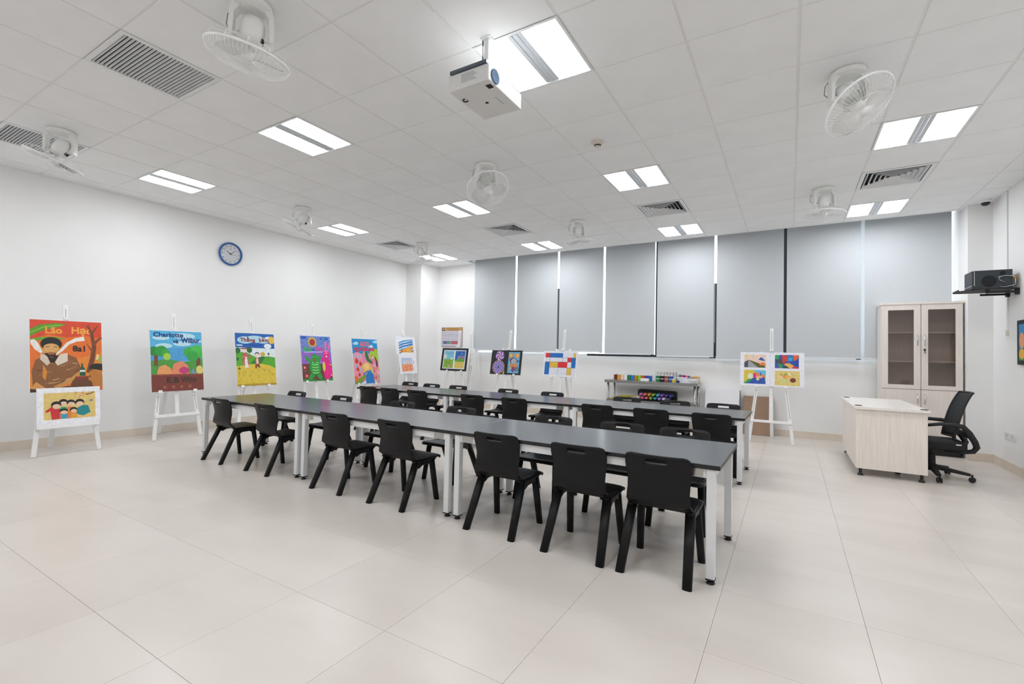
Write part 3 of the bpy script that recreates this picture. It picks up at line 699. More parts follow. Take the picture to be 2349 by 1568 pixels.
def art_story():     # sky, trees and a brown bench with painted title; the animals and child are left out
    a = Art(.605, .79); a.rect(0, 0, 1, 1, '#58B4DE'); a.rect(0, .28, 1, .60, '#4FA0D6')
    for u, v, ru, rv in ((.2, .12, .16, .035), (.65, .08, .22, .05), (.25, .25, .16, .04), (.6, .21, .18, .04), (.85, .16, .15, .03)): a.ell(u, v, ru, rv, '#BFE2F0')
    a.rect(0, .50, 1, .74, '#6FB0DC'); a.poly([(0, .50), (.3, .47), (.62, .52), (1, .47), (1, .74), (0, .74)], '#4E9A40')
    a.rect(.06, .40, .13, .58, '#7A4A2C'); a.rect(.87, .38, .95, .60, '#7A4A2C')
    for u, v, r, c in ((.06, .34, .10, '#2E8A3A'), (.20, .34, .12, '#2E9A40'), (.28, .37, .08, '#3FA848'), (.74, .35, .12, '#3FB04A'), (.90, .33, .14, '#4CC052'), (.80, .42, .12, '#38A444'), (.98, .40, .08, '#46B84C')): a.ell(u, v, r, r*.75, c)
    a.ell(.30, .43, .07, .06, '#A9D04A')
    a.poly([(.10, .73), (.14, .60), (.26, .56), (.36, .62), (.40, .73)], '#E8A060'); a.poly([(.36, .73), (.42, .55), (.58, .50), (.70, .58), (.72, .73)], '#E88A6A'); a.ell(.62, .66, .10, .06, '#C4407A'); a.poly([(.74, .73), (.80, .62), (.86, .73)], '#7A98B0'); a.ell(.93, .66, .07, .08, '#E6CF78')
    a.rect(0, .73, 1, 1, '#7C3A30'); a.rect(0, .72, 1, .745, '#8E4838')
    a.text('Charlotte', .06, .105, .56, .070, '#173E7C'); a.text('và', .42, .205, .10, .055, '#173E7C'); a.text('Wilbur', .58, .200, .37, .085, '#173E7C', .03)
    a.text('E.B', .28, .865, .22, .085, '#3A2A22'); a.text('White', .55, .86, .30, .085, '#4A332A')
    for u in (.24, .40, .56, .72): a.star(u, .93, .022, .045, 7, '#A8604C')
    return a
def art_field():
    a = Art(.60, .79); R = random.Random(9); a.rect(0, 0, 1, 1, '#1F62B4'); a.poly([(0, .27), (1, .29), (1, .5), (0, .5)], '#E4EEF0')
    for u, v, ru, rv in ((.25, .13, .20, .07), (.5, .11, .25, .07), (.7, .13, .18, .06), (.86, .08, .10, .03), (.82, .24, .1, .05), (.1, .23, .08, .012)): a.ell(u, v, ru, rv, '#B4DCEC' if ru > .12 else '#E8F2F4')
    a.ell(.93, .12, .085, .075, '#E8C24A'); a.line([(.2, .23), (.35, .20), (.5, .24), (.65, .21)], .018, '#16489A')
    a.text('Thằng', .12, .185, .37, .11, '#8A2A2E'); a.text('bờm', .60, .165, .24, .085, '#8A2A2E')
    a.poly([(0, .36), (.25, .36), (.5, .46), (.8, .44), (1, .46), (1, .72), (0, .72)], '#58AC30'); a.poly([(.34, .58), (.5, .48), (.64, .44), (.74, .45), (.62, .58)], '#2A7A34'); a.poly([(0, .40), (.1, .36), (.24, .42), (.26, .6), (0, .64)], '#5CB034')
    for u, v in ((.05, .33), (.34, .32), (.83, .39)):
        s = 1 if u < .5 else .4; a.line([(u, v), (u, v+.08)], .006, '#5A3A20'); a.ell(u, v, .07*s, .055*s, '#2A6A3A')
    a.ell(.04, .49, .03, .035, '#2A6A3A'); a.ell(.68, .40, .07, .05, '#D8B040', 5)
    a.poly([(0, .63), (.25, .60), (.6, .58), (.85, .62), (1, .68), (1, 1), (0, 1)], '#E2C444')
    for k in range(60):
        u, v = R.uniform(.03, .95), R.uniform(.66, .95); a.line([(u, v), (u+R.uniform(-.02, .015), v+R.uniform(.02, .06))], .004, R.choice(['#6A8A2E', '#8A9A34', '#4A7A2A']))
    a.ell(.07, .67, .03, .022, '#3A7A2E', rot=-.5)
    a.poly([(.17, .38), (.27, .38), (.31, .60), (.15, .60)], '#D0505A'); a.poly([(.22, .45), (.26, .45), (.30, .66), (.20, .66)], '#EFE6E6')
    for k in range(14): a.ell(R.uniform(.17, .28), R.uniform(.40, .58), .008, .007, '#F2D0CC', 8)
    a.ell(.21, .33, .055, .045, '#F0DCD0'); a.poly([(.10, .285), (.32, .275), (.26, .30), (.14, .30)], '#2A2028'); a.rect(.14, .285, .26, .305, '#C0404A'); a.line([(.28, .44), (.37, .46)], .014, '#D0505A')
    a.poly([(.47, .47), (.57, .47), (.58, .60), (.46, .60)], '#A86A40'); a.poly([(.50, .48), (.54, .48), (.55, .58), (.50, .58)], '#F0DCD0'); a.poly([(.47, .60), (.57, .60), (.60, .66), (.54, .65), (.51, .62), (.50, .67), (.46, .67)], '#7A4428')
    a.ell(.53, .41, .065, .05, '#241E20'); a.ell(.53, .425, .06, .045, '#F2DED2')
    a.rect(0, .96, 1, 1, '#B8982E')
    return a
def art_tortoise():
    a = Art(.585, .77); R = random.Random(11); a.rect(0, 0, 1, 1, '#6E8AD2'); a.rect(0, .36, 1, .66, '#9468C8'); a.rect(0, .62, 1, 1, '#6E4034')
    for k in range(60): a.ell(R.random(), R.uniform(.02, .34), R.uniform(.01, .035), .012, R.choice(['#8AA4E0', '#5F7CCB', '#93ABE6']), 8)
    for k in range(60): a.ell(R.random(), R.uniform(.38, .63), R.uniform(.01, .03), .012, R.choice(['#A87CD8', '#8258BC', '#B78CE0']), 8)
    a.line([(.1, .36), (.7, .355)], .012, '#D8D0F4'); a.ell(.1, .04, .10, .03, '#2458B0'); a.ell(.78, .05, .16, .035, '#2A66BC'); a.ell(.76, .05, .05, .014, '#7FA4E0')
    a.star(.38, .14, .11, .20, 13, '#2A5A5A'); a.star(.38, .14, .105, .18, 13, '#E8C04A'); a.ell(.38, .14, .095, .075, '#A8302E')
    a.text('Rùa', .09, .345, .22, .10, '#2FB04A'); a.text('và', .34, .33, .11, .055, '#3A52B0'); a.text('Thỏ', .47, .34, .23, .105, '#E83A9A')
    for u, v in ((.06, .16), (.03, .23), (.09, .24), (.04, .30), (.07, .38)): a.ell(u, v, .02, .014, '#A050B8', 8)
    for u, v in ((.08, .70), (.13, .88), (.95, .64), (.96, .88), (.90, .80)):
        a.star(u, v, .04, .075, 6, '#D8304A'); a.ell(u, v, .022, .018, '#F6D0D8', 8); a.line([(u-.04, v+.08), (u+.05, v+.07)], .010, '#4E9A50')
    G, G2 = '#2C9E40', '#1F8236'
    a.poly([(0, .96), (.2, .94), (.5, .98), (.8, .95), (1, .96), (1, 1), (0, 1)], '#2E8A3A')
    a.line([(.30, .58), (.20, .52), (.12, .45)], [.06, .055, .05], G); a.line([(.52, .58), (.58, .50), (.60, .42)], [.055, .05, .045], G)
    a.line([(.36, .82), (.28, .90), (.22, .96)], [.09, .08, .06], G); a.line([(.50, .82), (.56, .90), (.62, .95)], [.09, .08, .06], G)
    a.ell(.42, .70, .20, .165, G2); a.ell(.43, .70, .185, .15, G)
    for v in (.585, .63, .69, .75, .81): a.line([(.32, v), (.42, v+.015), (.54, v)], .018, '#8FDC7C')
    a.ell(.42, .50, .115, .105, G); a.ell(.37, .46, .025, .02, '#1A5A2C'); a.ell(.45, .46, .025, .02, '#1A5A2C'); a.ell(.37, .46, .012, .010, '#E8F4E0'); a.ell(.45, .46, .012, .010, '#E8F4E0'); a.ell(.41, .535, .05, .018, '#C83A3A')
    K, K2 = '#F01C8C', '#F474B4'
    a.ell(.82, .20, .035, .10, K2, rot=-.12); a.ell(.94, .22, .03, .095, K2, rot=-.25)
    a.line([(.76, .56), (.70, .52), (.66, .48)], [.06, .05, .04], K); a.ell(.84, .78, .15, .13, K); a.poly([(.76, .5), (.90, .5), (.93, .80), (.74, .80)], K); a.line([(.80, .86), (.76, .94)], [.10, .06], K); a.line([(.86, .86), (.80, .97)], [.10, .07], K); a.line([(.93, .80), (1, .80)], [.05, .03], K)
    a.ell(.72, .68, .05, .11, '#E6D060'); a.ell(.83, .40, .105, .105, K); a.ell(.83, .35, .08, .05, K2); a.rect(.80, .44, .85, .47, '#FBEFF4'); a.ell(.79, .36, .014, .010, '#5A1038', 8); a.ell(.87, .36, .014, .010, '#5A1038', 8)
    return a
def art_wonder():     # castle, flowers and title lettering; the storybook girl is left out
    a = Art(.615, .85); R = random.Random(13); a.rect(0, 0, 1, 1, '#1E90D2')
    for u, v in ((.14, .11), (.92, .06), (.72, .17)): a.ell(u, v, .11, .03, '#A9DCF0'); a.ell(u+.03, v-.015, .06, .028, '#BFE8F6')
    a.poly([(0, .34), (.10, .31), (.16, .27), (.22, .31), (.36, .34), (.40, .9), (0, .9)], '#EE9AA8'); a.poly([(.10, .30), (.16, .255), (.23, .30)], '#C8342E'); a.rect(.40, .28, .47, .46, '#F0B04A')
    for u, v in ((.09, .38), (.26, .40), (.12, .60), (.28, .68), (.42, .38)): a.rect(u-.04, v-.03, u+.04, v+.03, '#8FC0E8')
    for u, v, r in ((.13, .50, .07), (.27, .56, .06), (.15, .68, .055), (.20, .80, .05)): a.ell(u, v, r, r*.8, '#D23A34'); a.line([(u, v-.05), (u-.01, v-.09)], .008, '#4A3A28')
    a.poly([(.36, .34), (1, .30), (1, 1), (.3, 1)], '#E88CB0')
    for k in range(110):
        a.ell(R.uniform(.62, .99), R.uniform(.58, .98), R.uniform(.012, .035), R.uniform(.010, .025), R.choice(['#F0A8CC', '#C88AD0', '#E86A5A', '#F2C04A', '#9CC85A', '#F6D8E4', '#D84A6A']), 8)
    for u, v, r in ((.78, .36, .14), (.92, .30, .11), (.95, .42, .10)): a.ell(u, v, r, r*.75, '#A8CE3A')
    a.line([(.93, .62), (.91, .50), (.86, .40)], [.05, .04, .02], '#5A3A28'); a.ell(.54, .40, .06, .12, '#1F7A3C', rot=.25); a.ell(.64, .50, .05, .09, '#1F7A3C', rot=.9)
    a.ell(.76, .42, .055, .06, '#C8403A'); a.ell(.76, .42, .038, .045, '#F4C8CC'); a.line([(.75, .48), (.73, .56)], .012, '#C8403A')
    a.poly([(.30, .60), (.50, .52), (.66, .56), (.70, .72), (.50, .82), (.34, .74)], '#F2B64A'); a.ell(.50, .62, .12, .08, '#F6D088')
    a.poly([(.44, 1), (.42, .82), (.60, .70), (.74, .80), (.78, 1)], '#1F78C4'); a.line([(.34, .80), (.48, .74), (.66, .72)], .03, '#2A86D0')
    a.poly([(0, 1), (.02, .92), (.22, .86), (.40, .80), (.46, .84), (.36, .92), (.2, 1)], '#7E9A2E'); a.ell(.07, .88, .07, .07, '#E8703A'); a.poly([(.2, 1), (.42, .93), (.44, 1)], '#D8E0F4')
    a.text('ALICE', .29, .165, .36, .10, '#E8485A'); a.text('WONDERLAND', .06, .275, .80, .075, '#E0303A'); a.text('ALICE', .30, .160, .34, .085, '#F07884'); 
    return a
def art_beach():
    a = Art(.59, .38); a.rect(0, 0, 1, 1, '#F2F2F7'); a.rect(.15, .13, .87, .88, '#F4F6FA')
    for k in range(5):
        v = .16+.135*k; a.poly([(.15, v+.17), (.35, v+.06), (.55, v+.02), (.87, v-.10 if v > .25 else .13), (.87, v+.02), (.6, v+.10), (.4, v+.14), (.15, v+.26)], ['#5AA8DC', '#3F8ACB', '#2F7CC2', '#6AB4E0', '#3C88C8'][k])
    a.poly([(.15, .88), (.22, .76), (.45, .66), (.7, .56), (.87, .44), (.87, .88)], '#EDB04A'); a.star(.29, .79, .03, .07, 5, '#D8502E'); a.ell(.46, .80, .025, .02, '#2A2A28')
    a.ell(.80, .72, .06, .10, '#3A4A70'); a.ell(.80, .72, .035, .06, '#E8ECF4'); a.ell(.84, .80, .03, .04, '#B04A8A')
    return a
def art_town():
    a = Art(.52, .39); R = random.Random(17); a.rect(0, 0, 1, 1, '#F2F2F7'); a.rect(.14, .16, .74, .50, '#B4C8E4'); a.poly([(.12, .52), (.40, .46), (.74, .50), (.76, .86), (.14, .90)], '#F09A6A')
    for k in range(9): u = .22+.055*k; a.rect(u, .26+R.uniform(0, .1), u+.04, .52, R.choice(['#F0C8D4', '#C8E0E8', '#E0E8D0', '#D0C8E8']))
    for k in range(16): a.ell(R.uniform(.2, .7), R.uniform(.52, .82), .018, .022, R.choice(['#3A2A28', '#C8402E', '#F4D0C0']), 8)
    a.line([(.80, .30), (.82, .50)], .012, '#6A3A2E'); a.line([(.10, .30), (.12, .50)], .008, '#A8C060'); 
    for k in range(6): a.ell(R.uniform(.80, .88), R.uniform(.62, .80), .012, .02, '#B08AC0', 8)
    return a
def art_two_cards():
    a = Art(.655, .46); R = random.Random(19); a.rect(0, 0, 1, 1, '#14191C'); a.rect(.075, .085, .925, .915, '#EEF0F6')
    a.rect(.10, .12, .48, .88, '#7FC4DC'); a.poly([(.10, .50), (.48, .48), (.48, .88), (.10, .88)], '#86B83E'); a.ell(.15, .38, .06, .10, '#DCE4D8'); a.ell(.40, .46, .05, .05, '#E0E4DC')
    for k in range(7): a.line([(.22+.03*k, .20+.035*(k % 3)), (.25+.03*k, .19+.035*(k % 3))], .010, '#2A78B0')
    for k in range(10): u, v = R.uniform(.13, .45), R.uniform(.55, .82); a.line([(u, v), (u+.01, v+.05)], .006, '#4A4A2A')
    a.ell(.33, .78, .05, .06, '#C89A90'); a.line([(.32, .56), (.34, .70)], .006, '#3A3A30')
    a.rect(.53, .12, .90, .88, '#1E66B8'); a.poly([(.53, .54), (.70, .44), (.90, .48), (.90, .62), (.53, .64)], '#5FA83A'); a.rect(.53, .60, .90, .88, '#E2C868'); a.ell(.56, .20, .03, .05, '#6A5A90'); a.ell(.77, .24, .014, .025, '#DCE8F4')
    for k in range(8): u = .63+.033*k; a.line([(u, .50-.02*k % .1), (u+.012, .34-.01*(k % 4))], .010, '#C89A7A')
    for k in range(12): u = .56+.027*k; a.line([(u, .70+.10*(k % 2)), (u+.018, .69+.10*(k % 2))], .008, '#7A4A3A')
    return a
def art_circles():
    a = Art(.67, .46); a.rect(0, 0, 1, 1, '#171A1E'); a.rect(.57, .07, .93, .93, '#6CBADC')
    a.ell(.28, .23, .14, .20, '#B48AC8')
    for k in range(10):
        an = k*2*math.pi/10; pts = []
        for i in range(8):
            r = .135*i/7; q = an+1.6*i/7; pts.append((.28+r*math.cos(q), .23-r*math.sin(q)*.67/.46))
        a.line(pts, [.002+.0022*i for i in range(8)], ['#5A2E78', '#E8D0EC'][k % 2])
    a.ell(.265, .70, .20, .285, '#C8A84A'); a.ell(.265, .70, .185, .265, '#9A8CD2')
    for rr, n, c in ((.165, 12, '#1C1C3A'), (.135, 10, '#D888C0'), (.10, 8, '#1C1C3A'), (.06, 6, '#24244A')):
        for k in range(n):
            q = 2*math.pi*k/n+rr*9; a.ell(.265+rr*math.cos(q), .70-rr*math.sin(q)*.67/.46, .020*(.5+rr*4), .013*(.6+rr*4), c, 10, rot=q+math.pi/2)
    a.ell(.265, .70, .026, .038, '#1C1C40'); a.poly([(.42, .98), (.47, .80), (.47, .98)], '#E8D43A')
    def rings(u, v, r, cols):
        for k, c in enumerate(cols): a.ell(u, v, r*(1-k/len(cols)), r*1.456*(1-k/len(cols)), c)
    a.poly([(.60, .35), (.72, .28), (.84, .35), (.82, .50), (.64, .50)], '#7A4A78'); a.ell(.75, .76, .055, .13, '#8A4482')
    rings(.655, .21, .062, ['#E8983A', '#F2B64A', '#F6D088']); rings(.845, .21, .062, ['#E8983A', '#F2B64A', '#F6D088']); rings(.75, .17, .042, ['#3A4A8A', '#E8ECF0', '#20244A'])
    rings(.69, .62, .06, ['#E8863A', '#F0A050']); rings(.82, .62, .055, ['#E8863A', '#F0A050'])
    rings(.75, .45, .095, ['#14161C', '#F0F2F4', '#14161C', '#F0F2F4', '#14161C', '#F0F2F4', '#14161C']); rings(.65, .74, .062, ['#14161C', '#F0F2F4', '#14161C', '#F0F2F4', '#14161C']); rings(.86, .76, .062, ['#14161C', '#9AB8C8', '#14161C', '#9AB8C8', '#14161C']); rings(.885, .44, .03, ['#3A4A8A', '#20244A'])
    return a
def art_blocks():
    a = Art(.66, .455); a.rect(0, 0, 1, 1, '#EEEEF5'); a.rect(.055, .075, .945, .925, '#E6E6F0')
    Y, Rr, B, K = '#E2BC44', '#E02430', '#0F6CBE', '#3A3A44'
    for r in ((.055, .075, .19, .25, Rr), (.19, .075, .57, .25, B), (.87, .075, .945, .25, Y), (.055, .42, .19, .925, B), (.19, .42, .44, .64, Y), (.44, .42, .71, .64, Rr), (.71, .25, .83, .42, Rr), (.83, .25, .945, .64, B), (.71, .64, .83, .925, Y)): a.rect(*r)
    for p in (((.19, .075), (.19, .925)), ((.055, .25), (.945, .25)), ((.19, .42), (.83, .42)), ((.19, .64), (.945, .64)), ((.57, .25), (.57, .42)), ((.44, .42), (.44, .925)), ((.71, .25), (.71, .925)), ((.83, .25), (.83, .925))): a.line(list(p), .004, K)
    return a
def art_four():
    a = Art(.80, .49); a.rect(0, 0, 1, 1, '#F0F0F8')
    a.line([(.485, 0), (.485, 1)], .003, '#D8D8E4')
    # mountains
    u0, v0, u1, v1 = .065, .07, .415, .46
    U = lambda x: u0+(u1-u0)*x
    V = lambda y: v0+(v1-v0)*y
    a.rect(u0, v0, u1, v1, '#F2D2C0'); a.ell(U(.08), V(.12), .028, .045, '#E6D07A'); a.ell(U(.35), V(.08), .03, .03, '#D6DCC0'); a.poly([(U(0), V(.6)), (U(.19), V(.42)), (U(.18), V(1)), (U(0), V(1))], '#4A4C56'); a.poly([(U(.19), V(.40)), (U(.66), V(1)), (U(.18), V(1))], '#A4A6AC'); a.poly([(U(.19), V(.40)), (U(.93), V(.80)), (U(.98), V(1)), (U(.66), V(1))], '#5A5A20'); a.poly([(U(.65), V(.40)), (U(.78), V(.18)), (U(.97), V(.45)), (U(.9), V(.48))], '#1E5CB4'); a.ell(U(.86), V(.82), .05, .09, '#F0823A', 20, 0, 0, math.pi)
    # collage
    u0, u1 = .555, .92; a.rect(u0, v0, u1, v1, '#2A50A8')
    for pts, c in (([(0, 0), (.2, 0), (.15, .35), (0, .3)], '#2FA060'), ([(.3, 0), (.6, .1), (.55, .5), (.32, .45)], '#D8402E'), ([(.55, .1), (.8, .05), (.75, .45), (.5, .5)], '#2E7FC8'), ([(.75, 0), (1, 0), (.95, .3), (.8, .45)], '#E8602E'), ([(0, .35), (.3, .3), (.33, .75), (.1, .6)], '#4A4A50'), ([(.35, .65), (.6, .6), (.8, .8), (.7, 1), (.5, .9)], '#F0B45A'), ([(.1, .6), (.35, .75), (.3, 1), (.2, 1)], '#2A9A4A'), ([(.8, .45), (1, .3), (1, .9), (.85, .7)], '#1E48A8'), ([(.8, .8), (.95, .9), (1, 1), (.75, 1)], '#D83038'), ([(.35, .9), (.5, .8), (.6, 1), (.35, 1)], '#1C4A34'), ([(.02, .7), (.2, .95), (.05, 1), (0, 1)], '#5A4AB0'), ([(.6, .2), (.74, .22), (.7, .42), (.58, .4)], '#38B0D0'), ([(.32, .45), (.45, .5), (.42, .7), (.33, .66)], '#C02A40')): a.poly([(u0+(u1-u0)*x, V(y)) for x, y in pts], c)
    # houses
    u0, v0, u1, v1 = .065, .535, .415, .94; a.rect(u0, v0, u1, v1, '#E2C43A'); a.poly([(U(.4), V(0)), (U(1), V(0)), (U(1), V(.4)), (U(.7), V(.3))], '#6CC0E0'); a.poly([(U(.45), V(.1)), (U(1), V(.4)), (U(.9), V(.55)), (U(.5), V(.6))], '#EE8A4A'); a.poly([(U(0), V(.95)), (U(.3), V(.6)), (U(.95), V(.5)), (U(1), V(1)), (U(0), V(1))], '#2858B0'); a.poly([(U(0), V(.95)), (U(.22), V(.65)), (U(.38), V(.75)), (U(.1), V(.98))], '#30A84C'); a.ell(U(.3), V(.45), .05, .085, '#DCECC8'); a.rect(U(.42), V(.25), U(.56), V(.58), '#D82A80'); a.rect(U(.56), V(.42), U(.84), V(.58), '#F4B49A'); a.rect(U(.74), V(.16), U(.79), V(.40), '#2A58A8'); a.ell(U(.64), V(.66), .025, .04, '#F0DC90')
    # still life
    u0, v0, u1, v1 = .555, .535, .935, .96; a.rect(u0, v0, u1, v1, '#E6CE7A')
    for x, y, r, c in ((.22, .45, .035, '#F2C8A4'), (.26, .26, .010, '#3A2A22'), (.45, .35, .05, '#E89A4A'), (.55, .4, .04, '#F0B860'), (.73, .62, .045, '#7A3438'), (.35, .7, .05, '#D2D88A'), (.62, .22, .03, '#F0E8C0')): a.ell(U(x), V(y), r, r*1.5, c)
    a.poly([(U(.32), V(.3)), (U(.48), V(.08)), (U(.46), V(.3))], '#8AB84A'); a.line([(U(.65), V(.15)), (U(.7), V(.28))], .006, '#4A5A70')
    return a

HP = math.pi/2
# along the clock wall (face +x)
easel(-3.78, -1.05, HP, .68, 'white easel carrying the orange painting and the family picture', ztop=1.47, ledge=0.07)
painting(-3.78, -1.05, HP, 0.0, .68, .61, .785, 'orange painting lettered Lão Hạc 8a1 on easel', art_smoker())
painting(-3.78, -1.05, HP, 0.005, .323, .525, .395, 'white-mounted family picture standing on easel crossbar below the orange painting', art_family(), depth=0.006, off=0.0315)
easel(-3.85, 0.05, HP, .612, 'white easel carrying the Charlotte painting with brown base', ztop=1.412)
painting(-3.85, 0.05, HP, 0.01, .612, .61, .80, 'sky blue painting lettered Charlotte và Wilbur over brown band', art_story())
easel(-3.85, 1.09, HP, .63, 'white easel carrying the yellow field painting', ztop=1.42)
painting(-3.85, 1.09, HP, 0.025, .63, .60, .79, 'yellow field painting lettered Thằng bờm on easel', art_field())
easel(-3.85, 2.15, HP, .655, 'white easel carrying the tortoise and pink hare painting', ztop=1.435)
painting(-3.85, 2.15, HP, 0.02, .655, .585, .78, 'painting of green tortoise and pink hare on easel', art_tortoise())
easel(-3.85, 3.23, HP, .565, 'white easel carrying the painting with red Alice Wonderland lettering', ztop=1.425)
painting(-3.85, 3.23, HP, 0.015, .565, .615, .86, 'blue and pink painting with red Alice Wonderland lettering', art_wonder())
easel(-3.80, 4.27, HP, .73, 'white easel before the corner column carrying two white-mounted pictures', ztop=1.51)
painting(-3.80, 4.27, HP, 0.065, .73, .52, .395, 'white-mounted orange and lilac town picture under the beach picture', art_town(), depth=0.006)
painting(-3.80, 4.27, HP, 0.04, 1.126, .59, .38, 'white-mounted blue wave and beach picture near corner column', art_beach(), depth=0.006)
# along the window wall (face -y)
easel(-2.82, 4.40, 0, .82, 'white easel carrying the black-framed pair of cards', ztop=1.29)
painting(-2.82, 4.40, 0, -0.04, .82, .655, .46, 'black-framed pair of small green and blue cards on easel', art_two_cards(), board=BLACKC, depth=0.008)
easel(-1.61, 4.40, 0, .795, 'white easel carrying the black board of painted circles', ztop=1.265)
painting(-1.61, 4.40, 0, -0.02, .795, .67, .46, 'black board with painted purple spirals and ringed circles', art_circles(), board=BLACKC, depth=0.008)
easel(-0.485, 4.40, 0, .80, 'white easel carrying the red, blue and yellow block picture', ztop=1.265)
painting(-0.485, 4.40, 0, -0.03, .80, .66, .455, 'white picture of red, blue and yellow rectangles on easel', art_blocks(), depth=0.008)
easel(2.735, 4.53, 0, .80, 'white easel in front of the brown board, carrying four small pictures', ztop=1.30)
painting(2.735, 4.53, 0, 0.0, .80, .80, .49, 'white sheet of four small colourful pictures beside the brown board', art_four(), depth=0.006)
easel(-2.94, 4.97, 0, .95, 'empty folded white easel standing behind the black-framed cards', folded=True)

# ------------------------------------------------------------------ wall things
t = empty('wall_clock', (XL, 0.948, 2.632), HP, 'round blue-rimmed wall clock with white dial', 'clock')
MY = Matrix.Rotation(math.pi/2, 4, 'X')
one('case', lambda b: b.lathe([(0.150, 0.001), (0.172, 0.004), (0.178, 0.022), (0.172, 0.036), (0.158, 0.040), (0.150, 0.030), (0.150, 0.012), (0.0, 0.012)], 48, (0, 0, 0), MY), BLUEP, t, smooth=True)
one('dial', lambda b: b.lathe([(0.149, 0.0125), (0.149, 0.016)], 48, (0, 0, 0), MY), CARDM, t)
a = Art(1, 1); a.n = 1
for k in range(1, 13):
    an = math.pi/2-k*math.pi/6; s = str(k); wq = 0.018*len(s) if k != 1 else 0.010
    a.text(s, 0.5+0.122*math.cos(an)-wq/2, 1-0.122*math.sin(an)+0.012, wq, 0.024, '#3A3A3C', bold=0)
a.ell(.5, 1-.075, .008, .006, '#3A3A3C')
nums = a.b.build('numerals', PAINT, t, colors=True); nums.location = (0, -0.0160, 0)
for nm, an, ln, wd in (('hour_hand', math.pi/2-10.13*math.pi/6, .070, .010), ('minute_hand', math.pi/2-8.2*math.pi/30, .100, .008), ('second_hand', math.pi/2-17*math.pi/30, .11, .0025)):
    yy = {'hour_hand': -0.0185, 'minute_hand': -0.0205, 'second_hand': -0.0225}[nm]
    b = MB(); b.bar((-0.02*math.cos(an), yy, -0.02*math.sin(an)), (ln*math.cos(an), yy, ln*math.sin(an)), wd, 0.001, wd*.6, 0.001, up=(0, 1, 0)); b.build(nm, EDGEM, t)
b = MB(); n = 40; vs = [MY @ Vector((r*math.cos(2*math.pi*k/n), r*math.sin(2*math.pi*k/n), z)) for r, z in ((0.1495, 0.026), (0.08, 0.0285)) for k in range(n)]+[MY @ Vector((0, 0, 0.0295))]
b.add(vs, [(k, (k+1) % n, n+(k+1) % n, n+k) for k in range(n)]+[(n+k, n+(k+1) % n, 2*n) for k in range(n)]); b.build('cover_glass', GLASSK, t, smooth=True)

t = empty('wall_poster', (-3.605, YW, 1.31), 0, 'framed notice poster with orange heading and coloured blocks on wall', 'poster')
bx('frame', (-.292, -.014, 0), (.292, -0.001, .437), mat('wood_frame', (0.30, 0.17, 0.11), 0.5), t, bevel=0.002)
a = Art(.57, .42); a.rect(0, 0, 1, 1, '#CFCAD6'); a.rect(0, 0, 1, .16, '#C99A5C'); a.poly([(0, 0), (.10, 0), (.15, .16), (0, .16)], '#5A4038'); a.ell(.06, .07, .03, .04, '#F0E8DC')
for u, w_, v in ((.26, .60, .04), (.34, .46, .10)):
    for k in range(int(w_/.045)): a.rect(u+.045*k, v, u+.045*k+.032, v+.03, '#7A5530')
for u0, u1, v in ((.18, .88, .30), (.28, .60, .345), (.10, .24, .40), (.42, .48, .41), (.74, .88, .40), (.2, .5, .50), (.3, .8, .55)): a.rect(u0, v, u1, v+.014, '#8E8A9C' if v > .33 and v < .45 else '#E2DEEA')
for u0, u1, c in ((.07, .25, '#2A3A80'), (.26, .44, '#1E8A56'), (.47, .64, '#B82A3C'), (.65, .82, '#C22A40')):
    a.rect(u0, .72, u1, .86, c); a.rect(u0+.03, .78, u1-.04, .80, '#D8D8E0')
o = a.b.build('printed_sheet', PAINT, t, colors=True); o.location = (0, -0.0145, 0.008)

# right wall: conduit, outlet, dark framed picture, speaker shelf and speaker
t = empty('cable_conduit', (XR, 4.372, 0), 0, 'thin white cable trunking running down right wall behind the speaker', 'cable trunking')
bx('trunking', (-0.012, -0.010, 1.56), (-0.0005, 0.010, ZC-0.002), FRAMEM, t, bevel=0.002); bx('trunking_end_box', (-0.022, -0.016, 1.50), (-0.0005, 0.016, 1.56), CREAM, t, bevel=0.002)
t = empty('wall_outlet', (XR, 4.33, 0.385), 0, 'double white socket plate low on the right wall', 'outlet')
for s in (-1, 1):
    bx('socket_plate', (-0.010, s*0.075-0.072, -0.043), (-0.0005, s*0.075+0.072, 0.043), FRAMEM, t, bevel=0.003)
    bx('socket_face', (-0.012, s*0.075-0.045, -0.022), (-0.0101, s*0.075+0.045, 0.022), CREAM, t)
t = empty('wall_picture', (XR, 3.72, 1.18), 0, 'dark-framed colourful picture hanging on right wall below the speaker', 'picture')
bx('frame', (-0.022, -.35, 0), (-0.001, .35, .47), BLACKC, t, bevel=0.003)
a = Art(.60, .38); a.rect(0, 0, 1, 1, '#2A8AC8'); a.poly([(0, .7), (.4, .6), (1, .75), (1, 1), (0, 1)], '#3A9A4A'); a.ell(.12, .45, .10, .22, '#E8A070'); a.ell(.12, .82, .12, .14, '#E8B03A'); a.ell(.6, .5, .2, .3, '#D8503A'); a.ell(.85, .3, .1, .14, '#F0D060')
o = a.b.build('picture', PAINT, t, colors=True); o.rotation_euler = (0, 0, -HP); o.location = (-0.0225, 0, 0.045)
t = empty('speaker_shelf', (XR, 4.22, 1.995), 0, 'black metal wall shelf holding the loudspeaker', 'shelf')
b = MB(); b.prism([(-.46, .20), (-.46, -.02), (-.30, -.19), (-.03, -.19), (-.03, .20)], 0, 0.008); b.build('shelf_plate', RUBBER, t)
b = MB(); b.box((-.46, -.02, .008), (-.452, .20, .022)); b.build('shelf_lip', RUBBER, t)
for yy in (-.14, .12): bx('support_arm', (-.24, yy-.012, -.040), (-.001, yy+.012, -.018), RUBBER, t); bx('wall_bracket', (-.030, yy-.02, -.06), (-.001, yy+.02, .010), RUBBER, t)
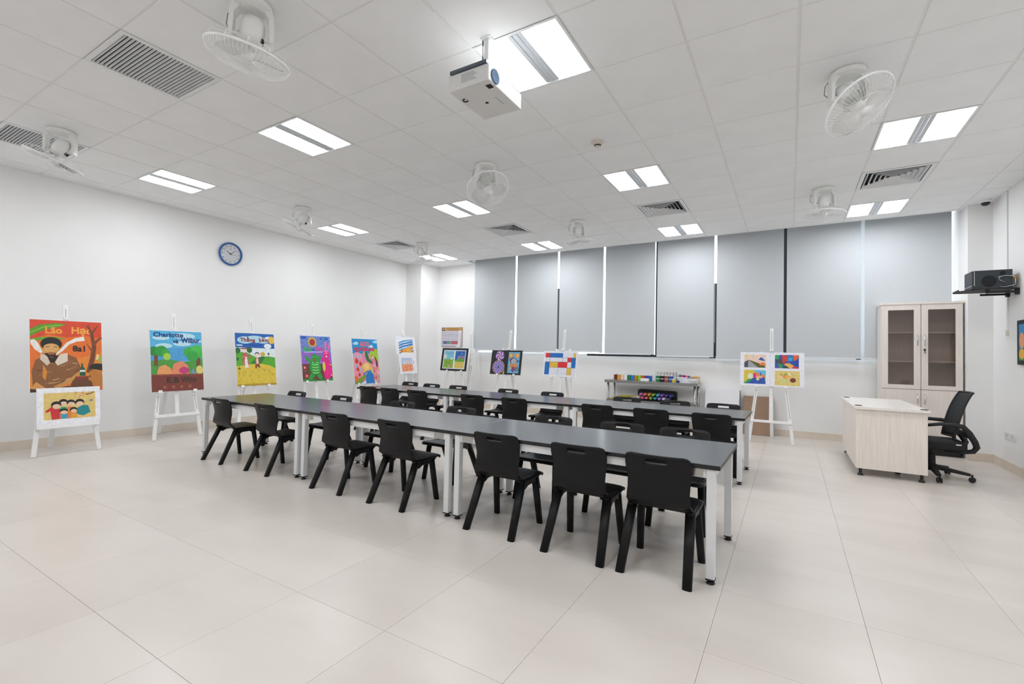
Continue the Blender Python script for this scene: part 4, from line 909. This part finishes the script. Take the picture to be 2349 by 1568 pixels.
bx('arm_tip', (-.26, -.155, -.042), (-.235, -.125, 0.0), RUBBER, t)
t = empty('loudspeaker', (4.885, 4.20, 2.004), 0, 'dark blue-black box loudspeaker on wall shelf', 'loudspeaker')
b = MB(); b.box((-.17, -.13, 0), (.135, .13, .205)); b.build('cabinet', SPKM, t, bevel=0.004)
bx('front_baffle', (-.188, -.128, .003), (-.1705, .128, .202), mat('speaker_grey', (0.045, 0.052, 0.062), 0.55), t, bevel=0.003)
b = MB(); b.box((-.1705, -.1315, .035), (-.1655, -.1302, .20)); b.box((-.1895, -.126, .034), (-.1882, .126, .040)); b.build('trim_line', CHROME, t)
one('bass_port', lambda b: b.lathe([(0.024, 0), (0.022, 0.002), (0.0, 0.0021)], 20, (.06, -.1302, .165), Matrix.Rotation(math.pi/2, 4, 'X')), DARKM, t)
one('woofer', lambda b: b.lathe([(0.062, 0), (0.058, 0.004), (0.03, 0.003), (0.0, 0.0045)], 24, (-.05, -.1302, .085), Matrix.Rotation(math.pi/2, 4, 'X')), DARKM, t)
one('cable', lambda b: b.tube([(.10, -.132, .05), (.03, -.145, .09), (.02, -.15, .12), (.06, -.15, .135), (.13, -.15, .13), (.15, -.145, .10), (.152, -.145, .05), (.14, -.15, .03), (.07, -.15, .012), (.03, -.14, .02)], 0.004, 6), CHROME, t, smooth=True)
one('cable_tie', lambda b: b.tube([(.125, -.142, .13), (.165, -.128, .118), (.175, -.118, .085)], 0.008, 6), mat('orange_tape', (0.55, 0.28, 0.05), 0.6), t)

# ------------------------------------------------------------------ glazed cabinet
t = empty('glazed_cabinet', (4.42, 4.92, 0), 0, 'tall pale wood cabinet with two glass doors beside the corner', 'cabinet')
hx, dp_, Hc = 0.405, 0.355, 1.955
bx('plinth', (-hx+.02, .02, 0), (hx-.02, dp_, .07), RUBBER, t)
for s in (-1, 1): x0, x1 = sorted((s*hx, s*(hx-.018))); bx('side_panel', (x0, .019, .07), (x1, dp_, Hc-.02), WOODM, t)
bx('top_panel', (-hx-.008, -.005, Hc-.02), (hx+.008, dp_, Hc+.008), WOODM, t, bevel=0.002)
bx('bottom_panel', (-hx+.018, .019, .07), (hx-.018, dp_, .09), WOODM, t)
bx('back_panel', (-hx+.018, dp_-.012, .09), (hx-.018, dp_, Hc-.02), WOODM, t)
bx('centre_divider', (-.009, .03, .09), (.009, dp_-.012, .83), WOODM, t)
for z in (.835, 1.190, 1.568): bx('cabinet_shelf', (-hx+.018, .03, z-.009), (hx-.018, dp_-.012, z+.009), WOODM, t)
for s in (-1, 1):
    xa, xb = sorted((s*.003, s*(hx-.002)))
    d = empty('glass_door', (0, 0, 0)); d.parent = t
    st = .068
    b = MB(); b.box((xa, 0, .832), (xa+st, .018, Hc-.022)); b.box((xb-st, 0, .832), (xb, .018, Hc-.022)); b.box((xa+st, 0, .832), (xb-st, .018, .832+st*.8)); b.box((xa+st, 0, Hc-.022-st), (xb-st, .018, Hc-.022)); b.build('door_frame', WOODM, d)
    bx('glass_pane', (xa+st-.002, .007, .832+st*.8-.002), (xb-st+.002, .011, Hc-.022-st+.002), GLASSC, d)
    xh = s*.036
    b = MB(); b.tube([(xh, -.001, 1.405), (xh, -.024, 1.415), (xh, -.024, 1.525), (xh, -.001, 1.535)], 0.007, 8); b.build('door_handle', CHROME, d, smooth=True)
    if s == 1:
        b = MB(); b.tube([(xh, 0, 1.345), (xh, -.016, 1.345)], .012, 12); b.box((xh-.003, -.03, 1.30), (xh+.003, -.016, 1.345)); b.build('lock_and_key', RUBBER, d)
    d2 = empty('lower_door', (0, 0, 0)); d2.parent = t
    bx('door_panel', (xa, 0, .075), (xb, .018, .826), WOODM, d2, bevel=0.001)
    b = MB(); b.tube([(xh, -.001, .655), (xh, -.024, .665), (xh, -.024, .755), (xh, -.001, .765)], 0.007, 8); b.build('door_handle', CHROME, d2, smooth=True)

# ------------------------------------------------------------------ teacher's desk and chair
t = empty('teacher_desk', (3.845, 3.775, 0), 0, "pale wood teacher's desk on black feet", 'desk')
bx('desktop', (-.305, -.735, .685), (.305, .735, .712), WOODT, t, bevel=0.002)
bx('end_panel', (-.285, -.710, .075), (.285, -.690, .685), WOODM, t); bx('end_panel', (-.285, .690, .075), (.285, .710, .685), WOODM, t)
bx('modesty_panel', (-.285, -.690, .075), (-.267, .690, .685), WOODM, t)
bx('drawer_unit', (-.24, .30, .40), (.26, .689, .684), WOODM, t)
for sx in (-.245, .245):
    for sy in (-.68, .68): one('foot', lambda b: b.lathe([(0.026, 0), (0.026, .008), (.014, .03), (.014, .075)], 14, (sx, sy, 0)), RUBBER, t)
for sx, sy in ((-.255, -.60), (-.255, .60), (.27, -.66)): one('cable_grommet', lambda b: b.lathe([(.034, .712), (.034, .716), (.026, .718), (0, .7165)], 20, (sx, sy, 0)), RUBBER, t)

t = empty('office_chair', (4.237, 3.478, 0), 0, "black mesh-back swivel chair behind the teacher's desk", 'office chair')
for k in range(5):
    an = -HP+0.0+k*2*math.pi/5; c, s = math.cos(an), math.sin(an)
    b = MB(); b.bar((.03*c, .03*s, .105), (.295*c, .295*s, .072), .055, .045, .036, .026, up=(0, 0, 1)); arm = b.build('base_arm', RUBBER, t, bevel=0.006)
    b = MB(); ctr = Vector((.305*c, .305*s, .027))
    for q in (-1, 1): b.lathe([(0.0, -.008), (.022, -.008), (.027, -.004), (.027, .004), (.022, .008), (0, .008)], 16, ctr+Vector((-s, c, 0))*(q*.013), Matrix.Rotation(an+HP, 4, 'Z') @ Matrix.Rotation(HP, 4, 'Y'))
    b.tube([ctr+Vector((0, 0, .0)), ctr+Vector((0, 0, .05))], .008, 8); b.build('caster', RUBBER, arm)
one('gas_column', lambda b: b.lathe([(.045, .07), (.045, .13), (.034, .14), (.032, .24), (.020, .245), (.020, .30)], 18), RUBBER, t)
bx('seat_mechanism', (-.10, -.07, .285), (.10, .07, .315), RUBBER, t, bevel=0.006)
b = MB(); b.prism([(-.235, -.20), (-.21, -.235), (.19, -.225), (.235, -.19), (.235, .19), (.19, .225), (-.21, .235), (-.235, .20)], .315, .395); b.build('seat_cushion', mat('black_fabric', (0.012, 0.012, 0.014), 0.85, bump=0.3, bscale=400), t, bevel=0.028, segs=3)
bx('seat_label', (.14, -.2285, .372), (.18, -.2262, .382), CARDM, t)
# backrest: curved mesh panel with frame
def bk(v, u):   # v 0..1 up, u -1..1 ; leaning back, curled at the top edge
    z = .43+.455*v; x = .150+.118*v+.035*v**4+.05*(1-v)**2*0.3; hw = .165+.045*math.sin(math.pi*min(1, .25+.6*v)); return Vector((x-.045*u*u, u*hw, z))
b = MB(); nv, nu = 12, 10; vs = [bk(i/nv, -1+2*k/nu) for i in range(nv+1) for k in range(nu+1)]
vs += [v+Vector((.012, 0, -.003)) for v in vs]; off = (nv+1)*(nu+1); fs = []
for i in range(nv):
    for k in range(nu):
        q = i*(nu+1)+k; fs += [(q, q+1, q+nu+2, q+nu+1), (off+q, off+q+nu+1, off+q+nu+2, off+q+1)]
for i in range(nv):
    for k in (0, nu): q = i*(nu+1)+k; fs.append((q, q+nu+1, off+q+nu+1, off+q))
for k in range(nu):
    for i in (0, nv): q = i*(nu+1)+k; fs.append((q, q+1, off+q+1, off+q))
b.add(vs, fs); b.build('backrest_mesh', MESHM, t, smooth=True)
b = MB(); rim = [bk(i/nv, -1) for i in range(nv+1)]+[bk(1, -1+2*k/nu) for k in range(1, nu+1)]+[bk(i/nv, 1) for i in range(nv-1, -1, -1)]+[bk(0, 1-2*k/nu) for k in range(1, nu)]
b.tube([p+Vector((.006, 0, 0)) for p in rim], .012, 8, True); b.build('backrest_frame', RUBBER, t, smooth=True)
for s in (-1, 1):
    b = MB(); b.tube([(-.12, s*.245, .545), (.02, s*.25, .575), (.13, s*.245, .572), (.19, s*.235, .56), (.235, s*.22, .50), (.285, s*.19, .415), (.305, s*.17, .36), (.285, s*.15, .315), (.22, s*.14, .300), (.08, s*.10, .302)], [.014, .018, .020, .024, .030, .028, .026, .024, .020, .018], 8); b.build('armrest', RUBBER, t, smooth=True)
b = MB(); b.bar((.245, -.20, .47), (.245, .20, .47), .03, .05, up=(0, 0, 1)); b.build('back_yoke', RUBBER, t, bevel=0.008)

# ------------------------------------------------------------------ steel table with paints
SX0, SX1, SY0, SY1, SZ = 0.165, 1.705, 4.93, 5.36, .765
t = empty('steel_table', ((SX0+SX1)/2, (SY0+SY1)/2, 0), 0, 'stainless steel work table with lower shelf against window wall', 'table')
hx, hy = (SX1-SX0)/2, (SY1-SY0)/2
b = MB(); b.box((-hx, -hy, SZ-.004), (hx, hy, SZ)); b.box((-hx, -hy, SZ-.045), (hx, -hy+.004, SZ-.004)); b.box((-hx, hy-.004, SZ-.045), (hx, hy, SZ-.004)); b.box((-hx, -hy+.004, SZ-.045), (-hx+.004, hy-.004, SZ-.004)); b.box((hx-.004, -hy+.004, SZ-.045), (hx, hy-.004, SZ-.004)); b.build('worktop', STEEL, t)
LZ = .432
b = MB(); b.box((-hx+.03, -hy+.02, LZ-.004), (hx-.03, hy-.02, LZ)); b.box((-hx+.03, -hy+.02, LZ-.03), (hx-.03, -hy+.024, LZ-.004)); b.build('lower_shelf', STEEL, t)
for sx in (-1, 1):
    for sy in (-1, 1): one('leg', lambda b: b.tube([(sx*(hx-.05), sy*(hy-.045), 0), (sx*(hx-.05), sy*(hy-.045), SZ-.004)], .019, 12), STEEL, t, smooth=True)
def bottle_proto():
    t = empty('paint_bottle', (0, 0, 0), 0, 'x', 'paint bottle')
    b = MB(); b.box((-.027, -.027, 0), (.027, .027, .085)); b.build('bottle_body', CARDM, t, bevel=0.005)
    b = MB(); b.lathe([(.026, .085), (.027, .087), (.027, .112), (.024, .114)], 18); b.build('bottle_cap', FRAMEM, t)
    return t
bp_ = bottle_proto()
def bottle(x, y, z, cname, hx_, where, sc=1.0):
    o = copytree(bp_); o.location = (x, y, z); o.scale = sc if isinstance(sc, tuple) else (sc, sc, sc); o['label'] = '%s paint bottle with white cap, %s' % (cname, where); o['group'] = 'paint bottles on the steel table'
    body = [c for c in o.children if c.name.startswith('bottle_body')][0]; body.data = body.data.copy(); body.data.materials[0] = mat('paint_'+hx_, hx_, 0.4)
wl = 'in the long row on the steel table'
for k, (cn, hx_) in enumerate((('brown', '#6A2E22'), ('yellow ochre', '#E0A030'), ('pale pink', '#F2D0BC'), ('white', '#EEEEF0'), ('green', '#0E7A44'), ('sky blue', '#1E7CD0'), ('tan', '#B88434'), ('lime green', '#86C820'), ('orange red', '#E0401C'), ('purple', '#4A3A98'), ('royal blue', '#1260B4'))):
    bottle(.278+.0612*k, 5.20, SZ, cn, hx_, wl)
wr = 'in the stacked pair of rows on steel table'
for lv in (0, 1):
    for k, (cn, hx_) in enumerate((('dark green', '#0E7440'), ('black', '#10141C'), ('red brown', '#9A4630'), ('deep blue', '#1450B0'))):
        bottle(1.055+.070*k, 5.07, SZ+lv*.0565, cn, hx_, ('upper ' if lv else 'lower ')+'of the stacked rows on steel table', sc=(1.2, 1.2, .495))
bpx = [o for o in bp_.children]
for o in bpx: bpy.data.objects.remove(o)
bpy.data.objects.remove(bp_)
def box_thing(name, a, b_, m, label, cat, group=None, bevel=0.002, rz=0):
    c = ((a[0]+b_[0])/2, (a[1]+b_[1])/2, a[2]); bb = MB(); h = [(b_[i]-a[i])/2 for i in range(2)]
    bb.box((-h[0], -h[1], 0), (h[0], h[1], b_[2]-a[2])); o = bb.build(name, m, None, bevel=bevel); o.location = c; o.rotation_euler = (0, 0, rz); tag(o, label, cat, group); return o
# small white eraser-like box in front of the row
box_thing('white_box', (.775, 5.00, SZ), (.905, 5.08, SZ+.045), CARDM, 'small white carton in front of the orange and blue paint bottles', 'box')
# white-lidded bottle tops of the rear cartons
for k in range(7):
    t = empty('paint_carton', (.99+.052*k, 5.26, SZ), 0, ('narrow white paint carton with dark stripe, upright on steel table' if k >= 3 else 'narrow white paint carton with thin grey line, upright on steel table'), 'carton', 'narrow white paint cartons')
    bx('carton_body', (-.024, -.03, 0), (.024, .03, .165), mat('ivory_card', (0.68, 0.64, 0.60), 0.6), t, bevel=0.002)
    bx('carton_stripe', (.012, -.0312, .06 if k < 3 else .01), (.020, -.0302, .160), mat('carton_brown', (0.22, 0.16, 0.17), 0.6) if k >= 3 else mat('carton_line', (0.5, 0.47, 0.45), 0.6), t)
for k, (cn, hx_) in enumerate((('teal', '#1C7A9A'), ('red', '#E04A50'), ('purple', '#5A2E80'), ('pink', '#F06A90'), ('green and navy', '#1E4A9A'))):
    o = box_thing('crayon_box', (1.362+.036*k, 5.20, SZ), (1.397+.036*k, 5.25, SZ+.125-.004*k), mat('crayon_'+hx_, hx_, .5), '%s crayon box behind the brushes on steel table' % cn, 'box', 'upright coloured crayon boxes')
t = empty('yellow_box', (1.615, 5.22, SZ), 0, 'yellow cardboard box with orange print at end of steel table', 'box')
bx('box_body', (-.07, -.05, 0), (.07, .05, .105), mat('yellow_card', (0.68, 0.46, 0.20), 0.6), t, bevel=0.002); b = MB()
for k in range(9): b.box((-.06+.013*k, -.0512, .07), (-.051+.013*k, -.0502, .09))
b.build('printed_marks', mat('print_orange', (0.5, 0.22, 0.06), 0.6), t)
t = empty('yellow_jar', (1.325, 4.99, SZ), 0, 'small yellow paint jar in front of brushes on steel table', 'paint jar'); one('jar', lambda b: b.lathe([(.026, 0), (.028, .01), (.028, .045), (.022, .05)], 16), mat('jar_yellow', '#DCC030', .4), t); one('jar_lid', lambda b: b.lathe([(.025, .05), (.025, .062)], 16), CARDM, t)
t = empty('navy_jar', (1.392, 4.975, SZ), 0, 'small navy paint jar in front of brushes on steel table', 'paint jar'); one('jar', lambda b: b.lathe([(.024, 0), (.026, .01), (.026, .028)], 16), mat('jar_navy', '#182A6A', .4), t); one('jar_lid', lambda b: b.lathe([(.025, .028), (.025, .038)], 16), mat('jar_navy', '#182A6A', .4), t)
for k in range(6):
    t = empty('sketch_pad', (1.53, 5.09, SZ+.012*k), random.uniform(-.25, .25), 'white paper pad in the loose stack on steel table, %s from bottom' % ORD[k], 'paper pad', 'white paper pads')
    bx('pages', (-.15, -.06, 0.001), (.15, .06, .011), CARDM, t); bx('cover', (-.15, -.06, .011), (.15, .06, .0118), mat('pad_cover', (0.66, 0.68, 0.72), 0.6), t)
for k in range(8):
    t = empty('paint_brush', (1.46+.012*k, 5.04+.014*k, SZ+.078), -.1, 'white-handled paint brush lying on the paper pads', 'paint brush', 'paint brushes on the pads')
    b = MB(); b.tube([(-.14, 0, 0), (.06, 0, 0)], .0045, 8); b.build('brush_handle', CARDM, t); b = MB(); b.tube([(.06, 0, 0), (.085, 0, 0), (.105, 0, 0)], [.005, .006, .002], 8); b.build('bristles', mat('bristle', (0.3, 0.2, 0.12), .8), t)
# lower shelf: black tray-back with crepe paper rolls, striped cards
t = empty('black_case', (1.0, 5.16, LZ+.001), 0, 'long black case standing open on the lower shelf of steel table', 'case')
b = MB(); b.prism([(-.33, 0), (.33, 0), (.33, .145), (.30, .17), (-.30, .18), (-.33, .155)], 0.06, 0.12, ax=1); b.build('case_back', RUBBER, t, bevel=0.008)
bx('case_base', (-.33, -.15, 0), (.33, .06, .012), RUBBER, t, bevel=0.003)
CR = [('cream', '#DCCFC0'), ('pink', '#E08AC0'), ('rose', '#C85A8C'), ('salmon', '#E89078'), ('coral', '#DC7A70'), ('orange', '#F0A04A'), ('olive', '#7A9A3A'), ('grass green', '#86B44A'), ('teal', '#3AA0B0'), ('light blue', '#5AB8D0'), ('lilac', '#A884D8'), ('violet', '#8A62C8'), ('white', '#D8D4E0'), ('indigo', '#5A4AA0'), ('slate purple', '#6A5A98'), ('navy', '#484A88')]
for k, (cn, hx_) in enumerate(CR):
    x = .735+.0355*k; y = 5.075+(.02 if k % 2 else -.015); z = LZ+.017+(0.055 if k % 2 else 0)
    t = empty('crepe_paper_roll', (x, y, z+.033), 0, '%s crinkled crepe paper roll on lower shelf of steel table' % cn, 'paper roll', 'crepe paper rolls on the lower shelf')
    m = mat('crepe_'+hx_, hx_, .8, namt=0.25, nscale=60, bump=0.6, bscale=150)
    b = MB(); R = random.Random(k); n = 14; rings = 5; vs = []; fs = []; sq = R.uniform(.75, 1.15)
    for i in range(rings):
        for q in range(n): 
            r = (.026 if i else .022)*(1+R.uniform(-.16, .16)); aa = 2*math.pi*q/n; vs.append((r*math.cos(aa)*1.05, -.06-R.uniform(0, .02)+.03*i, r*math.sin(aa)*sq))
    for i in range(rings-1):
        for q in range(n): fs.append((i*n+q, i*n+(q+1) % n, (i+1)*n+(q+1) % n, (i+1)*n+q))
    fs += [tuple(range(n))[::-1], tuple(range((rings-1)*n, rings*n))]
    b.add(vs, fs); b.build('roll', m, t); one('rolled_end', lambda b: b.tube([(.014*math.cos(.7*q)*(1-q/14), -.0615, .014*math.sin(.7*q)*(1-q/14)) for q in range(12)], .003, 5), m, t)
for k in range(7):
    t = empty('striped_card', (.435+.03*k-.09, 5.06+.008*k, LZ+.001+.0092*k), .5, 'yellow and blue striped card, %s from bottom of fanned pile on lower shelf' % ORD[k], 'card', 'striped cards on the lower shelf')
    bx('card', (-.13, -.05, 0), (.13, .05, .007), mat('card_blue', (0.03, 0.12, 0.28), .5), t); b = MB()
    for q in range(4): b.box((-.13, -.05+.026*q, .007), (.13, -.036+.026*q, .0088))
    b.box((-.13, -.0508, .0012), (.13, -.0502, .0068)); b.build('stripes', mat('card_yellow', (0.75, 0.62, 0.06), .5), t)

# leaning boards right of the steel table
def lean(name, x0, x1, yb, H, th, m, label, cat, edge=None):
    t = empty(name, ((x0+x1)/2, yb, 0), 0, label, cat); L = math.asin(min(.9, (YW-.014-yb-th)/H))
    M = Matrix.Rotation(-L, 4, 'X'); b = MB(M); h = (x1-x0)/2; b.box((-h, 0, th*math.sin(L)), (h, th, H)); b.build('board', m, t, bevel=.002)
    if edge: b = MB(M); b.box((h, .002, .01), (h+.006, th, H-.02)); b.build('board_edge', edge, t)
    return t
lean('white_canvas', 1.765, 2.275, 5.21, .70, .06, CARDM, 'blank white canvases leaning on wall between steel table and brown board', 'canvas', DARKAL)
lean('brown_board', 2.325, 2.745, 5.22, .61, .012, MDF, 'plain brown hardboard sheet leaning on wall behind easel', 'board')
